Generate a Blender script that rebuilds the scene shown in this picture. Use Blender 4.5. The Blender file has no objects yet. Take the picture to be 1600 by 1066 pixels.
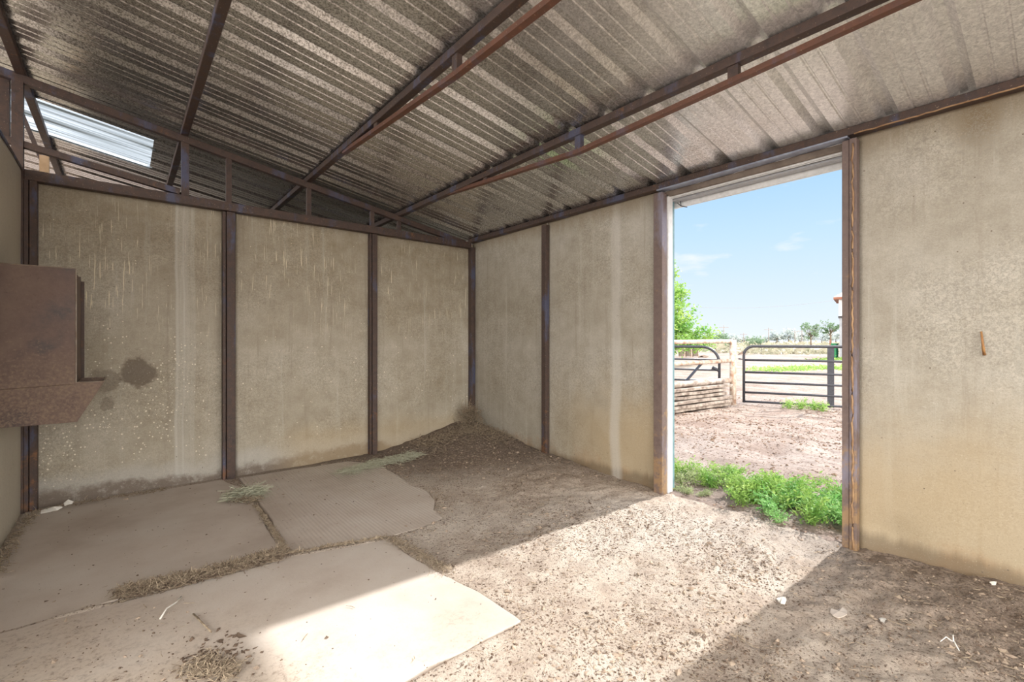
import bpy, math, random
import numpy as np
from mathutils import Vector, Matrix

# ------------------------------------------------------------------ camera, sky, sun, exposure
scene = bpy.context.scene
COL = scene.collection
cam_data = bpy.data.cameras.new('camera')
cam_data.sensor_fit = 'HORIZONTAL'
cam_data.sensor_width = 36.0
cam_data.lens = 36.0 * 731 / 1600
cam_data.clip_end = 3000
camera = bpy.data.objects.new('camera', cam_data)
camera.location = (0, 0, 1.14)
camera.rotation_euler = (math.radians(90), 0, math.radians(-39.75))
COL.objects.link(camera)
scene.camera = camera

scene.view_settings.view_transform = 'Standard'
scene.view_settings.look = 'None'
scene.view_settings.gamma = 1.0
scene.view_settings.use_curve_mapping = False
scene.view_settings.exposure = 0.62

world = bpy.data.worlds.new('sky')
scene.world = world
world.use_nodes = True


def build_world():
    nt = world.node_tree
    nt.nodes.clear()
    n = nt.nodes.new
    L = nt.links.new
    out = n('ShaderNodeOutputWorld')
    bg = n('ShaderNodeBackground')
    bg.inputs['Strength'].default_value = 1.0
    tc = n('ShaderNodeTexCoord')
    sep = n('ShaderNodeSeparateXYZ')
    L(tc.outputs['Generated'], sep.inputs[0])
    ramp = n('ShaderNodeValToRGB')
    e = ramp.color_ramp.elements
    e[0].position = 0.0
    e[0].color = (0.60, 0.645, 0.70, 1)
    e[1].position = 1.0
    e[1].color = (0.13, 0.29, 0.62, 1)
    for p, c in ((0.08, (0.51, 0.60, 0.68, 1)), (0.2, (0.39, 0.54, 0.68, 1)), (0.36, (0.245, 0.435, 0.67, 1))):
        x = e.new(p)
        x.color = c
    L(sep.outputs['Z'], ramp.inputs[0])
    # thin fair weather clouds
    mp = n('ShaderNodeMapping')
    mp.inputs['Scale'].default_value = (1.0, 1.0, 3.6)
    mp.inputs['Location'].default_value = (0.3, 0.1, 0.45)
    L(tc.outputs['Generated'], mp.inputs[0])
    ns = n('ShaderNodeTexNoise')
    ns.inputs['Scale'].default_value = 5.5
    ns.inputs['Detail'].default_value = 6
    ns.inputs['Roughness'].default_value = 0.55
    L(mp.outputs[0], ns.inputs[0])
    cr = n('ShaderNodeValToRGB')
    cr.color_ramp.elements[0].position = 0.57
    cr.color_ramp.elements[0].color = (0, 0, 0, 1)
    cr.color_ramp.elements[1].position = 0.72
    cr.color_ramp.elements[1].color = (0.75, 0.75, 0.75, 1)
    L(ns.outputs[0], cr.inputs[0])
    mx = n('ShaderNodeMix')
    mx.data_type = 'RGBA'
    L(cr.outputs[0], mx.inputs[0])
    L(ramp.outputs[0], mx.inputs[6])
    mx.inputs[7].default_value = (0.66, 0.67, 0.69, 1)
    # bright sky added on the unseen camera side to fill the stall with light
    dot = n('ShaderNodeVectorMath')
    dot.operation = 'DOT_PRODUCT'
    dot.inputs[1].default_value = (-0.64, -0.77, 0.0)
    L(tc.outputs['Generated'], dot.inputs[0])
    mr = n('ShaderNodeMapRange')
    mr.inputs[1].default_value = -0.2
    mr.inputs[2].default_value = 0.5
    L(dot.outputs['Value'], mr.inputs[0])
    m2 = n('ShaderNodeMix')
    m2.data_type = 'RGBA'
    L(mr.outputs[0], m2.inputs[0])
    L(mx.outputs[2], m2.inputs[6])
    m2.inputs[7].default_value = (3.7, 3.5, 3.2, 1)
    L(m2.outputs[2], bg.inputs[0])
    L(bg.outputs[0], out.inputs[0])


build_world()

sun_data = bpy.data.lights.new('sun', 'SUN')
sun_data.energy = 4.9
sun_data.angle = math.radians(1.2)
sun_data.color = (1.0, 0.96, 0.905)
sun = bpy.data.objects.new('sun', sun_data)
sun.rotation_euler = Vector((-1, 0.03, -0.745)).to_track_quat('-Z', 'Y').to_euler()
sun.location = (20, 0, 20)
COL.objects.link(sun)

rng = np.random.default_rng(7)
random.seed(7)


# ------------------------------------------------------------------ material helper
class Mat:
    def __init__(s, name, rough=0.8, metal=0.0):
        s.m = bpy.data.materials.new(name)
        s.m.use_nodes = True
        s.nt = s.m.node_tree
        s.nt.nodes.clear()
        s.out = s.n('ShaderNodeOutputMaterial')
        s.b = s.n('ShaderNodeBsdfPrincipled')
        s.l(s.b.outputs[0], s.out.inputs[0])
        s.b.inputs['Roughness'].default_value = rough
        s.b.inputs['Metallic'].default_value = metal
        s.tc = s.n('ShaderNodeTexCoord')
        s.vec = s.tc.outputs['Object']

    def n(s, t):
        return s.nt.nodes.new(t)

    def l(s, a, b):
        s.nt.links.new(a, b)

    def put(s, sock, v):
        if hasattr(v, 'links') or isinstance(v, bpy.types.NodeSocket):
            s.l(v, sock)
        else:
            if isinstance(v, tuple) and len(v) == 3 and sock.type == 'RGBA':
                v = v + (1,)
            sock.default_value = v

    def geo(s):
        return s.n('ShaderNodeNewGeometry').outputs['Position']

    def mapping(s, scale=(1, 1, 1), loc=(0, 0, 0), vec=None, rot=(0, 0, 0)):
        m = s.n('ShaderNodeMapping')
        m.inputs['Scale'].default_value = scale
        m.inputs['Location'].default_value = loc
        m.inputs['Rotation'].default_value = rot
        s.l(vec or s.vec, m.inputs[0])
        return m.outputs[0]

    def noise(s, scale, detail=4, rough=0.55, vec=None, dist=0.0):
        t = s.n('ShaderNodeTexNoise')
        t.inputs['Scale'].default_value = scale
        t.inputs['Detail'].default_value = detail
        t.inputs['Roughness'].default_value = rough
        t.inputs['Distortion'].default_value = dist
        s.l(vec or s.vec, t.inputs[0])
        return t.outputs[0]

    def voronoi(s, scale, vec=None, out='Color', feature='F1'):
        t = s.n('ShaderNodeTexVoronoi')
        t.feature = feature
        t.inputs['Scale'].default_value = scale
        s.l(vec or s.vec, t.inputs[0])
        return t.outputs[out]

    def ramp(s, fac, stops):
        r = s.n('ShaderNodeValToRGB')
        el = r.color_ramp.elements
        while len(el) < len(stops):
            el.new(0.5)
        for e, (p, c) in zip(el, stops):
            e.position = p
            e.color = (c, c, c, 1) if not isinstance(c, tuple) else c + (1,)
        s.l(fac, r.inputs[0])
        return r.outputs[0]

    def mix(s, fac, a, b, blend='MIX'):
        m = s.n('ShaderNodeMix')
        m.data_type = 'RGBA'
        m.blend_type = blend
        s.put(m.inputs[0], fac)
        s.put(m.inputs[6], a)
        s.put(m.inputs[7], b)
        return m.outputs[2]

    def math(s, op, a, b=0.0, clamp=False):
        m = s.n('ShaderNodeMath')
        m.operation = op
        m.use_clamp = clamp
        s.put(m.inputs[0], a)
        s.put(m.inputs[1], b)
        return m.outputs[0]

    def rangemap(s, v, a, b, c=0.0, d=1.0, smooth=True):
        m = s.n('ShaderNodeMapRange')
        if smooth:
            m.interpolation_type = 'SMOOTHSTEP'
        s.put(m.inputs[0], v)
        m.inputs[1].default_value = a
        m.inputs[2].default_value = b
        m.inputs[3].default_value = c
        m.inputs[4].default_value = d
        return m.outputs[0]

    def sep(s, v=None):
        q = s.n('ShaderNodeSeparateXYZ')
        s.l(v or s.vec, q.inputs[0])
        return q.outputs

    def comb(s, x, y, z):
        q = s.n('ShaderNodeCombineXYZ')
        s.put(q.inputs[0], x)
        s.put(q.inputs[1], y)
        s.put(q.inputs[2], z)
        return q.outputs[0]

    def color(s, c):
        s.put(s.b.inputs['Base Color'], c)

    def rough(s, c):
        s.put(s.b.inputs['Roughness'], c)

    def bump(s, h, strength=0.3, dist=0.01):
        b = s.n('ShaderNodeBump')
        b.inputs['Strength'].default_value = strength
        b.inputs['Distance'].default_value = dist
        s.l(h, b.inputs['Height'])
        s.l(b.outputs[0], s.b.inputs['Normal'])


def plain(name, c1, c2=None, rough=0.7, metal=0.0, scale=20):
    m = Mat(name, rough, metal)
    c2 = c2 or tuple(x * 0.75 for x in c1)
    f = m.noise(scale, 5, 0.6)
    m.color(m.ramp(f, [(0.35, c1), (0.65, c2)]))
    m.bump(f, 0.15, 0.004)
    return m.m


def rust_material(name, dark, mid, orange, blue, amount=0.5, lowrust=0.1):
    m = Mat(name, 0.62, 0.25)
    p = m.geo()
    a = m.noise(4.5, 6, 0.65, m.mapping((1, 1, 0.4), vec=p))
    f = m.noise(24, 6, 0.8, p)
    c = m.ramp(f, [(0.3, dark), (0.62, mid)])
    c = m.mix(m.rangemap(a, 0.52, 0.64, 0, 0.8), c, blue)
    z = m.sep(p)[2]
    low = m.rangemap(z, 0.9, 0.0, 0.0, lowrust)
    o = m.math('ADD', m.noise(9, 6, 0.7, p), low)
    c = m.mix(m.rangemap(o, 0.70 - amount * 0.2, 0.86 - amount * 0.2, 0, 0.85), c, orange)
    c = m.mix(m.rangemap(m.noise(120, 2, 0.5, p), 0.69, 0.73, 0, 0.6), c, (0.45, 0.36, 0.26))
    m.color(c)
    m.rough(m.rangemap(f, 0.3, 0.7, 0.45, 0.8))
    m.bump(f, 0.35, 0.003)
    return m.m


M = {}
M['rust'] = rust_material('rusty_steel', (0.045, 0.034, 0.035), (0.115, 0.078, 0.065), (0.26, 0.125, 0.06), (0.095, 0.11, 0.19))
M['rust_red'] = rust_material('red_rusty_steel', (0.09, 0.045, 0.034), (0.18, 0.085, 0.058), (0.34, 0.15, 0.07), (0.14, 0.10, 0.12))
M['rust_jamb'] = rust_material('orange_rusty_steel', (0.13, 0.095, 0.09), (0.22, 0.165, 0.15), (0.36, 0.235, 0.125), (0.25, 0.24, 0.31), 0.45, 0.22)


def wall_material(name, kind):
    m = Mat(name, 0.62, 0.0)
    p = m.geo()
    x, y, z = m.sep(p)
    u = m.math('ADD', x, y)
    v = m.comb(u, z, 0.0)
    big = m.noise(1.6, 6, 0.6, v)
    med = m.noise(7, 6, 0.65, v)
    if kind == 'back':
        c = m.ramp(big, [(0.32, (0.31, 0.26, 0.185)), (0.5, (0.39, 0.345, 0.27)), (0.68, (0.48, 0.445, 0.375))])
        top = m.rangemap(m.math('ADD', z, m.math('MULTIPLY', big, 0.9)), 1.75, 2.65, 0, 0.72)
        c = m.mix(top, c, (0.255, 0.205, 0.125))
    else:
        c = m.ramp(big, [(0.32, (0.32, 0.295, 0.245)), (0.5, (0.385, 0.362, 0.315)), (0.68, (0.455, 0.44, 0.405))])
    c = m.mix(0.4, c, m.ramp(med, [(0.3, (0.28, 0.24, 0.17)), (0.7, (0.56, 0.53, 0.46))]), 'MIX')
    # zinc spangle
    sp = m.noise(70, 3, 0.75, v, 1.2)
    sm = m.rangemap(m.noise(2.0, 3, 0.5, v), 0.4, 0.6, 0.25, 0.75)
    c = m.mix(m.math('MULTIPLY', sm, 0.75), c, m.mix(m.rangemap(sp, 0.36, 0.64), (0.62, 0.62, 0.62), (1.32, 1.32, 1.32)), 'MULTIPLY')
    # vertical weather streaks
    stv = m.comb(m.math('MULTIPLY', u, 9.0), m.math('MULTIPLY', z, 0.35), 3.0)
    st = m.noise(1.6, 5, 0.7, stv)
    c = m.mix(m.rangemap(st, 0.54, 0.74, 0, 0.4), c, (0.56, 0.55, 0.50))
    c = m.mix(m.rangemap(st, 0.46, 0.28, 0, 0.4), c, (0.24, 0.20, 0.15))
    if kind == 'back':
        # pale runs
        dv = m.comb(m.math('MULTIPLY', u, 95.0), m.math('MULTIPLY', z, 3.6), 1.0)
        dn = m.noise(1.25, 2, 0.5, dv)
        dm = m.math('MULTIPLY', m.rangemap(z, 1.05, 1.5), m.rangemap(m.noise(2.6, 3, 0.5, v), 0.40, 0.56, 0.1, 0.9))
        c = m.mix(m.math('MULTIPLY', m.rangemap(dn, 0.645, 0.675), dm), c, (0.78, 0.72, 0.55))
        # bleached vertical band in the left panel
        for u0, w, k in ((4.865, 0.07, 0.32), (4.825, 0.012, 0.45), (4.87, 0.008, 0.35), (4.93, 0.02, 0.25)):
            d = m.math('ABSOLUTE', m.math('SUBTRACT', u, u0))
            c = m.mix(m.math('MULTIPLY', m.rangemap(d, w, w * 0.4), m.rangemap(st, 0.25, 0.65, k * 0.5, k)), c, (0.60, 0.60, 0.56))
        # fly specks
        vd = m.voronoi(46, v, 'Distance')
        vc = m.sep(m.voronoi(46, v, 'Color'))
        leftp = m.rangemap(u, 5.2, 4.75, 0.0, 1.0)
        zz = m.math('MULTIPLY', m.rangemap(z, 1.35, 1.1), m.rangemap(z, 0.12, 0.3))
        clus = m.rangemap(m.noise(3.0, 3, 0.6, v), 0.40, 0.62)
        keep = m.math('MULTIPLY', m.math('MULTIPLY', m.math('MAXIMUM', leftp, 0.12), zz), clus)
        on = m.math('GREATER_THAN', m.math('MULTIPLY', keep, 0.85), vc[0])
        dot = m.math('MULTIPLY', m.rangemap(m.math('SUBTRACT', vd, m.math('MULTIPLY', vc[1], 0.14)), 0.17, 0.11), on)
        c = m.mix(m.math('MULTIPLY', dot, 0.85), c, (0.85, 0.80, 0.68))
        vd2 = m.voronoi(30, v, 'Distance')
        vc2 = m.sep(m.voronoi(30, v, 'Color'))
        c = m.mix(m.math('MULTIPLY', m.rangemap(vd2, 0.12, 0.07), m.math('LESS_THAN', vc2[0], 0.15)), c, (0.80, 0.74, 0.58))
        # two brown round stains
        wob = m.math('MULTIPLY', m.math('SUBTRACT', m.noise(9, 5, 0.7, v), 0.5), 0.13)
        for u0, z0, r, k in ((4.585, 0.905, 0.125, 0.8), (4.405, 0.855, 0.10, 0.5), (4.42, 0.68, 0.05, 0.4)):
            du = m.math('SUBTRACT', u, u0)
            dz = m.math('SUBTRACT', z, z0)
            d = m.math('SQRT', m.math('ADD', m.math('MULTIPLY', du, du), m.math('MULTIPLY', dz, dz)))
            d = m.math('ADD', d, wob)
            c = m.mix(m.rangemap(d, r, r * 0.72, 0, k), c, (0.11, 0.078, 0.052))
        # muddy tide mark with a pale rim
        h = m.math('ADD', z, m.math('MULTIPLY', m.math('SUBTRACT', m.noise(1.7, 6, 0.7, v), 0.5), 0.36))
        c = m.mix(m.rangemap(h, 0.26, 0.14, 0, 0.45), c, (0.50, 0.50, 0.49))
        c = m.mix(m.math('MULTIPLY', m.rangemap(h, 0.13, 0.06, 0, 0.85), m.rangemap(m.noise(11, 5, 0.8, v), 0.34, 0.5, 0.45, 1)), c, (0.15, 0.11, 0.085))
        c = m.mix(m.math('MULTIPLY', m.rangemap(h, 0.45, 0.16), m.rangemap(u, 5.4, 5.8, 0, 0.45)), c, (0.45, 0.34, 0.19))
    if kind == 'left':
        c = m.mix(0.5, c, (0.66, 0.60, 0.49))
    if kind == 'right':
        du = m.math('ABSOLUTE', m.math('SUBTRACT', u, 3.43))
        c = m.mix(m.math('MULTIPLY', m.math('MULTIPLY', m.rangemap(du, 0.12, 0.02), m.rangemap(z, 2.0, 2.2)), m.rangemap(sp, 0.4, 0.55, 0.2, 0.8)), c, (0.17, 0.12, 0.06))
        h = m.math('ADD', z, m.math('MULTIPLY', m.math('SUBTRACT', m.noise(2.2, 5, 0.65, v), 0.5), 0.8))
        near = m.math('MAXIMUM', m.math('MULTIPLY', m.rangemap(u, 6.6, 5.5), m.rangemap(u, 4.6, 5.1)), m.math('MULTIPLY', m.rangemap(u, 2.4, 3.6, 0.55, 1), m.rangemap(u, 4.2, 3.9)))
        c = m.mix(m.math('MULTIPLY', m.rangemap(h, 1.05, 0.3, 0, 0.75), near), c, (0.43, 0.335, 0.205))
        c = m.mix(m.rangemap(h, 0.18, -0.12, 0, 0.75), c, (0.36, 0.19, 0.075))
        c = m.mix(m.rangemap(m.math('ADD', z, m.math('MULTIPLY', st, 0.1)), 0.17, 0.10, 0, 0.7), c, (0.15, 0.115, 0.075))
        d = m.math('ABSOLUTE', m.math('SUBTRACT', u, 5.56))
        c = m.mix(m.math('MULTIPLY', m.rangemap(d, 0.07, 0.02), m.rangemap(st, 0.2, 0.6, 0.2, 0.5)), c, (0.60, 0.59, 0.56))
        # stain under the eave
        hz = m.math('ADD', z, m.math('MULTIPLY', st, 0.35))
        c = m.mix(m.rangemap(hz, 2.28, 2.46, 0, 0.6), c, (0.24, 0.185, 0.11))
        sc = m.noise(26, 5, 0.8, m.comb(u, m.math('MULTIPLY', z, 1.4), 5.0), 0.8)
        scm = m.math('MULTIPLY', m.rangemap(z, 0.6, 0.95), m.rangemap(z, 1.3, 0.95))
        c = m.mix(m.math('MULTIPLY', m.rangemap(sc, 0.60, 0.68, 0, 0.55), scm), c, (0.62, 0.60, 0.53))
    gr = m.noise(150, 3, 0.8, v)
    c = m.mix(m.rangemap(gr, 0.44, 0.34, 0, 0.45), c, (0.20, 0.17, 0.125))
    c = m.mix(m.rangemap(gr, 0.60, 0.72, 0, 0.45), c, (0.70, 0.67, 0.59))
    pt = m.voronoi(26, v, 'Distance')
    pc = m.sep(m.voronoi(26, v, 'Color'))
    c = m.mix(m.math('MULTIPLY', m.rangemap(pt, 0.12, 0.05), m.math('LESS_THAN', pc[1], 0.10)), c, (0.14, 0.11, 0.08))
    m.color(c)
    m.rough(m.rangemap(med, 0.3, 0.7, 0.5, 0.75))
    m.bump(m.math('ADD', m.math('MULTIPLY', sp, 0.25), m.math('MULTIPLY', med, 0.9)), 0.35, 0.008)
    return m.m


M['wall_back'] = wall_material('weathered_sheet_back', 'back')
M['wall_right'] = wall_material('weathered_sheet_right', 'right')
M['wall_left'] = wall_material('weathered_sheet_left', 'left')


def roof_material():
    m = Mat('galvanised_roofing', 0.3, 0.66)
    p = m.geo()
    sp = m.sep(m.voronoi(75, p, 'Color'))
    n1 = m.noise(75, 3, 0.8, p, 0.8)
    n2 = m.noise(2.2, 4, 0.6, p)
    c = m.mix(m.rangemap(n1, 0.3, 0.7), (0.55, 0.56, 0.57), (1.0, 1.0, 1.0))
    c = m.mix(0.3, c, m.ramp(sp[0], [(0.0, (0.5, 0.51, 0.52)), (1.0, (1.0, 1.0, 1.0))]))
    c = m.mix(m.rangemap(n2, 0.5, 0.75, 0, 0.25), c, (0.50, 0.46, 0.40))
    # sheets darker, more mottled and metallic towards the back, paler on the camera side
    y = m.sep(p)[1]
    to_back = m.rangemap(m.math('ADD', y, m.math('MULTIPLY', m.math('SUBTRACT', n2, 0.5), 2.0)), 0.6, 2.6)
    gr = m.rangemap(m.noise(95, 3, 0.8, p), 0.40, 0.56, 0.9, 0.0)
    c = m.mix(m.math('MULTIPLY', to_back, gr), c, (0.20, 0.19, 0.175))
    c = m.mix(m.math('MULTIPLY', to_back, 0.22), c, (0.30, 0.29, 0.27))
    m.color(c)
    m.put(m.b.inputs['Metallic'], m.rangemap(to_back, 0.0, 1.0, 0.64, 0.88))
    m.rough(m.rangemap(to_back, 0.0, 1.0, 0.34, 0.25))
    return m.m


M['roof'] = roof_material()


def dirt_material(name, far=False):
    m = Mat(name, 0.95)
    p = m.geo()
    big = m.noise(0.9, 5, 0.6, p)
    med = m.noise(7, 6, 0.7, p)
    fine = m.noise(75, 5, 0.75, p)
    c = m.ramp(med, [(0.3, (0.34, 0.265, 0.215)), (0.5, (0.51, 0.425, 0.355)), (0.7, (0.64, 0.56, 0.485))])
    c = m.mix(m.rangemap(big, 0.42, 0.6, 0, 0.6), c, (0.70, 0.63, 0.56))
    c = m.mix(m.rangemap(fine, 0.46, 0.37, 0, 0.85), c, (0.12, 0.085, 0.065))
    c = m.mix(m.rangemap(fine, 0.58, 0.72, 0, 0.5), c, (0.66, 0.57, 0.47))
    x, y, z = m.sep(p)
    # dark composted bedding in the back corner; shade by the door wall painted in
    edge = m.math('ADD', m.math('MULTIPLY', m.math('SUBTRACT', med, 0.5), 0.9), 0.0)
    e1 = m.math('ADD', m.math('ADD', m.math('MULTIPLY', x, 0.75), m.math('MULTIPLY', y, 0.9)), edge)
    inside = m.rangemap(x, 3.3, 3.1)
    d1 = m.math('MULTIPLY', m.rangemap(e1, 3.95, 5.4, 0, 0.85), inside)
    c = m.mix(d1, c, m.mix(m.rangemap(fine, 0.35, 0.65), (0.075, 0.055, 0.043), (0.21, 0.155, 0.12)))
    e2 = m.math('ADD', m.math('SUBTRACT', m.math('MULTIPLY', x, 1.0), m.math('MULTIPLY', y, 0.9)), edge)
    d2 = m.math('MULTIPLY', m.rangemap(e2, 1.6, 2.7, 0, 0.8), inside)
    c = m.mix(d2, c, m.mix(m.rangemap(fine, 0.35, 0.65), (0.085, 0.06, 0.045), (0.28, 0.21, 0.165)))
    m.color(c)
    m.bump(m.math('ADD', m.math('MULTIPLY', fine, 0.8), med), 1.0, 0.016)
    return m.m


M['dirt'] = dirt_material('loose_stall_dirt')


def yard_material():
    m = Mat('yard_dirt', 0.95)
    p = m.geo()
    big = m.noise(0.25, 5, 0.6, p)
    med = m.noise(2.2, 6, 0.7, m.mapping((1.6, 0.6, 1), vec=p))
    fine = m.noise(30, 5, 0.8, p)
    c = m.ramp(med, [(0.3, (0.17, 0.12, 0.095)), (0.5, (0.29, 0.225, 0.19)), (0.7, (0.39, 0.335, 0.295))])
    c = m.mix(m.rangemap(big, 0.42, 0.62, 0, 0.5), c, (0.39, 0.34, 0.31))
    c = m.mix(m.rangemap(m.noise(0.8, 5, 0.7, p), 0.5, 0.62, 0, 0.5), c, (0.21, 0.145, 0.115))
    c = m.mix(m.rangemap(fine, 0.50, 0.38, 0, 0.75), c, (0.13, 0.085, 0.065))
    x, y, z = m.sep(p)
    d = m.n('ShaderNodeVectorMath')
    d.operation = 'LENGTH'
    m.l(p, d.inputs[0])
    r = d.outputs['Value']
    far = m.rangemap(m.math('ADD', r, m.math('MULTIPLY', m.noise(0.06, 4, 0.6, p), 30)), 62, 82, 0, 0.8)
    g = m.ramp(m.noise(0.12, 5, 0.7, p), [(0.35, (0.32, 0.31, 0.20)), (0.5, (0.44, 0.38, 0.30)), (0.65, (0.2, 0.25, 0.13))])
    c = m.mix(far, c, g)
    m.color(c)
    m.bump(m.math('ADD', m.math('MULTIPLY', fine, 0.5), med), 0.8, 0.03)
    return m.m


M['yard'] = yard_material()


def mat_material(name, ribbed=False, sheen=0.0):
    m = Mat(name, 0.85)
    p = m.geo()
    big = m.noise(2.2, 6, 0.6, p)
    fine = m.noise(120, 4, 0.7, p)
    c = m.ramp(big, [(0.3, (0.47, 0.40, 0.35)), (0.5, (0.56, 0.495, 0.445)), (0.7, (0.61, 0.56, 0.515))])
    c = m.mix(m.rangemap(fine, 0.4, 0.3, 0, 0.4), c, (0.24, 0.19, 0.15))
    vd = m.voronoi(22, p, 'Distance')
    vc = m.sep(m.voronoi(22, p, 'Color'))
    c = m.mix(m.math('MULTIPLY', m.rangemap(vd, 0.10, 0.06), m.math('LESS_THAN', vc[0], 0.06)), c, (0.07, 0.05, 0.04))
    x, y, z = m.sep(p)
    # loose soil blown over the west and south west corner
    e = m.math('ADD', m.math('ADD', m.math('MULTIPLY', x, 0.9), m.math('MULTIPLY', y, 0.8)), m.math('MULTIPLY', m.math('SUBTRACT', big, 0.5), 1.6))
    so = m.rangemap(m.math('SUBTRACT', e, m.rangemap(y, 2.6, 2.75, 0.0, -1.2)), 2.3, 1.3, 0, 0.75)
    c = m.mix(so, c, m.ramp(m.noise(45, 5, 0.8, p), [(0.36, (0.16, 0.11, 0.075)), (0.48, (0.50, 0.42, 0.345)), (0.7, (0.60, 0.52, 0.44))]))
    m.color(c)
    if ribbed:
        w = m.n('ShaderNodeTexWave')
        w.inputs['Scale'].default_value = 14
        w.inputs['Distortion'].default_value = 0.6
        w.inputs['Detail'].default_value = 1
        mp = m.mapping((1, 0.06, 1), vec=p, rot=(0, 0, 0.12))
        m.l(mp, w.inputs[0])
        fade = m.rangemap(m.math('ADD', y, m.math('MULTIPLY', big, 1.2)), 3.1, 4.5, 0.25, 1.0)
        h = m.math('ADD', m.math('MULTIPLY', m.math('MULTIPLY', w.outputs[1], fade), 0.8), m.math('MULTIPLY', fine, 0.25))
        m.bump(h, 0.7, 0.006)
    else:
        m.bump(m.math('ADD', m.math('MULTIPLY', fine, 0.3), m.noise(40, 5, 0.7, p)), 0.3, 0.004)
    return m.m


M['mat_smooth'] = mat_material('dusty_floor_mat')
M['mat_ribbed'] = mat_material('dusty_ribbed_mat', True)
M['white_metal'] = plain('white_painted_metal', (0.78, 0.80, 0.82), (0.66, 0.68, 0.70), 0.45, 0.0, 30)
M['grey_metal'] = plain('grey_galvanised_track', (0.42, 0.43, 0.46), (0.34, 0.35, 0.38), 0.5, 0.3, 30)
M['brown_wood'] = plain('brown_header_board', (0.22, 0.18, 0.15), (0.15, 0.12, 0.10), 0.8, 0, 12)
M['tan_wood'] = plain('tan_stud', (0.62, 0.44, 0.28), (0.5, 0.34, 0.2), 0.8, 0, 12)
M['gate'] = plain('dark_gate_steel', (0.055, 0.06, 0.075), (0.035, 0.035, 0.045), 0.45, 0.2, 40)
M['pipe'] = plain('white_rusty_pipe', (0.66, 0.60, 0.52), (0.38, 0.22, 0.15), 0.6, 0, 14)
M['old_wood'] = plain('weathered_grey_wood', (0.46, 0.40, 0.35), (0.16, 0.12, 0.10), 0.9, 0, 9)
M['clod'] = plain('dry_brown_dung', (0.21, 0.15, 0.11), (0.095, 0.065, 0.048), 0.95, 0, 60)
M['straw'] = plain('dry_straw', (0.46, 0.38, 0.28), (0.19, 0.14, 0.10), 0.85, 0, 60)
M['hay_green'] = plain('grey_green_hay', (0.58, 0.60, 0.48), (0.34, 0.33, 0.24), 0.85, 0, 30)
M['scrap'] = plain('white_scrap', (0.82, 0.80, 0.76), (0.7, 0.67, 0.62), 0.6, 0, 30)
M['bark'] = plain('grey_bark', (0.20, 0.16, 0.12), (0.12, 0.095, 0.075), 0.9, 0, 10)
M['pole'] = plain('weathered_pole', (0.28, 0.25, 0.24), (0.2, 0.18, 0.17), 0.9, 0, 4)
M['green_paint'] = plain('green_painted_metal', (0.02, 0.30, 0.11), (0.015, 0.22, 0.08), 0.5, 0, 6)
M['shed_white'] = plain('pale_shed_siding', (0.72, 0.74, 0.76), (0.6, 0.62, 0.64), 0.6, 0, 4)
M['shed_grey'] = plain('grey_shed_siding', (0.32, 0.34, 0.37), (0.24, 0.25, 0.28), 0.7, 0, 4)
M['shed_dark'] = plain('dark_shed_opening', (0.03, 0.03, 0.04), (0.02, 0.02, 0.025), 0.4, 0, 4)
M['shed_roof'] = plain('rusty_red_roof_edge', (0.26, 0.10, 0.06), (0.18, 0.07, 0.045), 0.7, 0, 4)


def leaf_mat(name, a, b, scale=3.0):
    m = Mat(name, 0.6)
    f = m.noise(scale, 4, 0.6, m.geo())
    m.color(m.ramp(f, [(0.35, a), (0.65, b)]))
    tr = m.n('ShaderNodeBsdfTranslucent')
    m.l(m.ramp(f, [(0.35, a), (0.65, b)]), tr.inputs[0])
    mx = m.n('ShaderNodeMixShader')
    mx.inputs[0].default_value = 0.35
    m.l(m.b.outputs[0], mx.inputs[1])
    m.l(tr.outputs[0], mx.inputs[2])
    m.l(mx.outputs[0], m.out.inputs[0])
    return m.m


M['weed'] = leaf_mat('bright_weed_leaf', (0.17, 0.37, 0.07), (0.42, 0.58, 0.16), 9)
M['weed_blue'] = leaf_mat('blue_green_weed_leaf', (0.15, 0.40, 0.10), (0.36, 0.60, 0.22), 9)
M['weed_dull'] = leaf_mat('dull_weed_leaf', (0.26, 0.34, 0.14), (0.42, 0.48, 0.26), 9)
M['tree_leaf'] = leaf_mat('tree_leaf', (0.12, 0.32, 0.06), (0.40, 0.56, 0.14), 1.3)
M['far_leaf'] = leaf_mat('far_tree_leaf', (0.13, 0.22, 0.13), (0.22, 0.30, 0.19), 0.5)
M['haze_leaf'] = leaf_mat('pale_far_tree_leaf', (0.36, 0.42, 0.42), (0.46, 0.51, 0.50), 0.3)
M['scrub'] = leaf_mat('dry_scrub', (0.26, 0.27, 0.18), (0.44, 0.40, 0.31), 0.8)


def skylight_material():
    m = Mat('white_translucent_panel', 0.5)
    p = m.geo()
    st = m.noise(9, 3, 0.6, m.mapping((0.03, 1.6, 0), vec=p))
    c = m.ramp(st, [(0.38, (0.20, 0.21, 0.20)), (0.5, (0.55, 0.58, 0.60)), (0.6, (0.80, 0.83, 0.86))])
    m.color(c)
    tr = m.n('ShaderNodeBsdfTranslucent')
    m.l(c, tr.inputs[0])
    mx = m.n('ShaderNodeMixShader')
    mx.inputs[0].default_value = 0.8
    m.l(m.b.outputs[0], mx.inputs[1])
    m.l(tr.outputs[0], mx.inputs[2])
    m.l(mx.outputs[0], m.out.inputs[0])
    return m.m


M['skylight'] = skylight_material()


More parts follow.
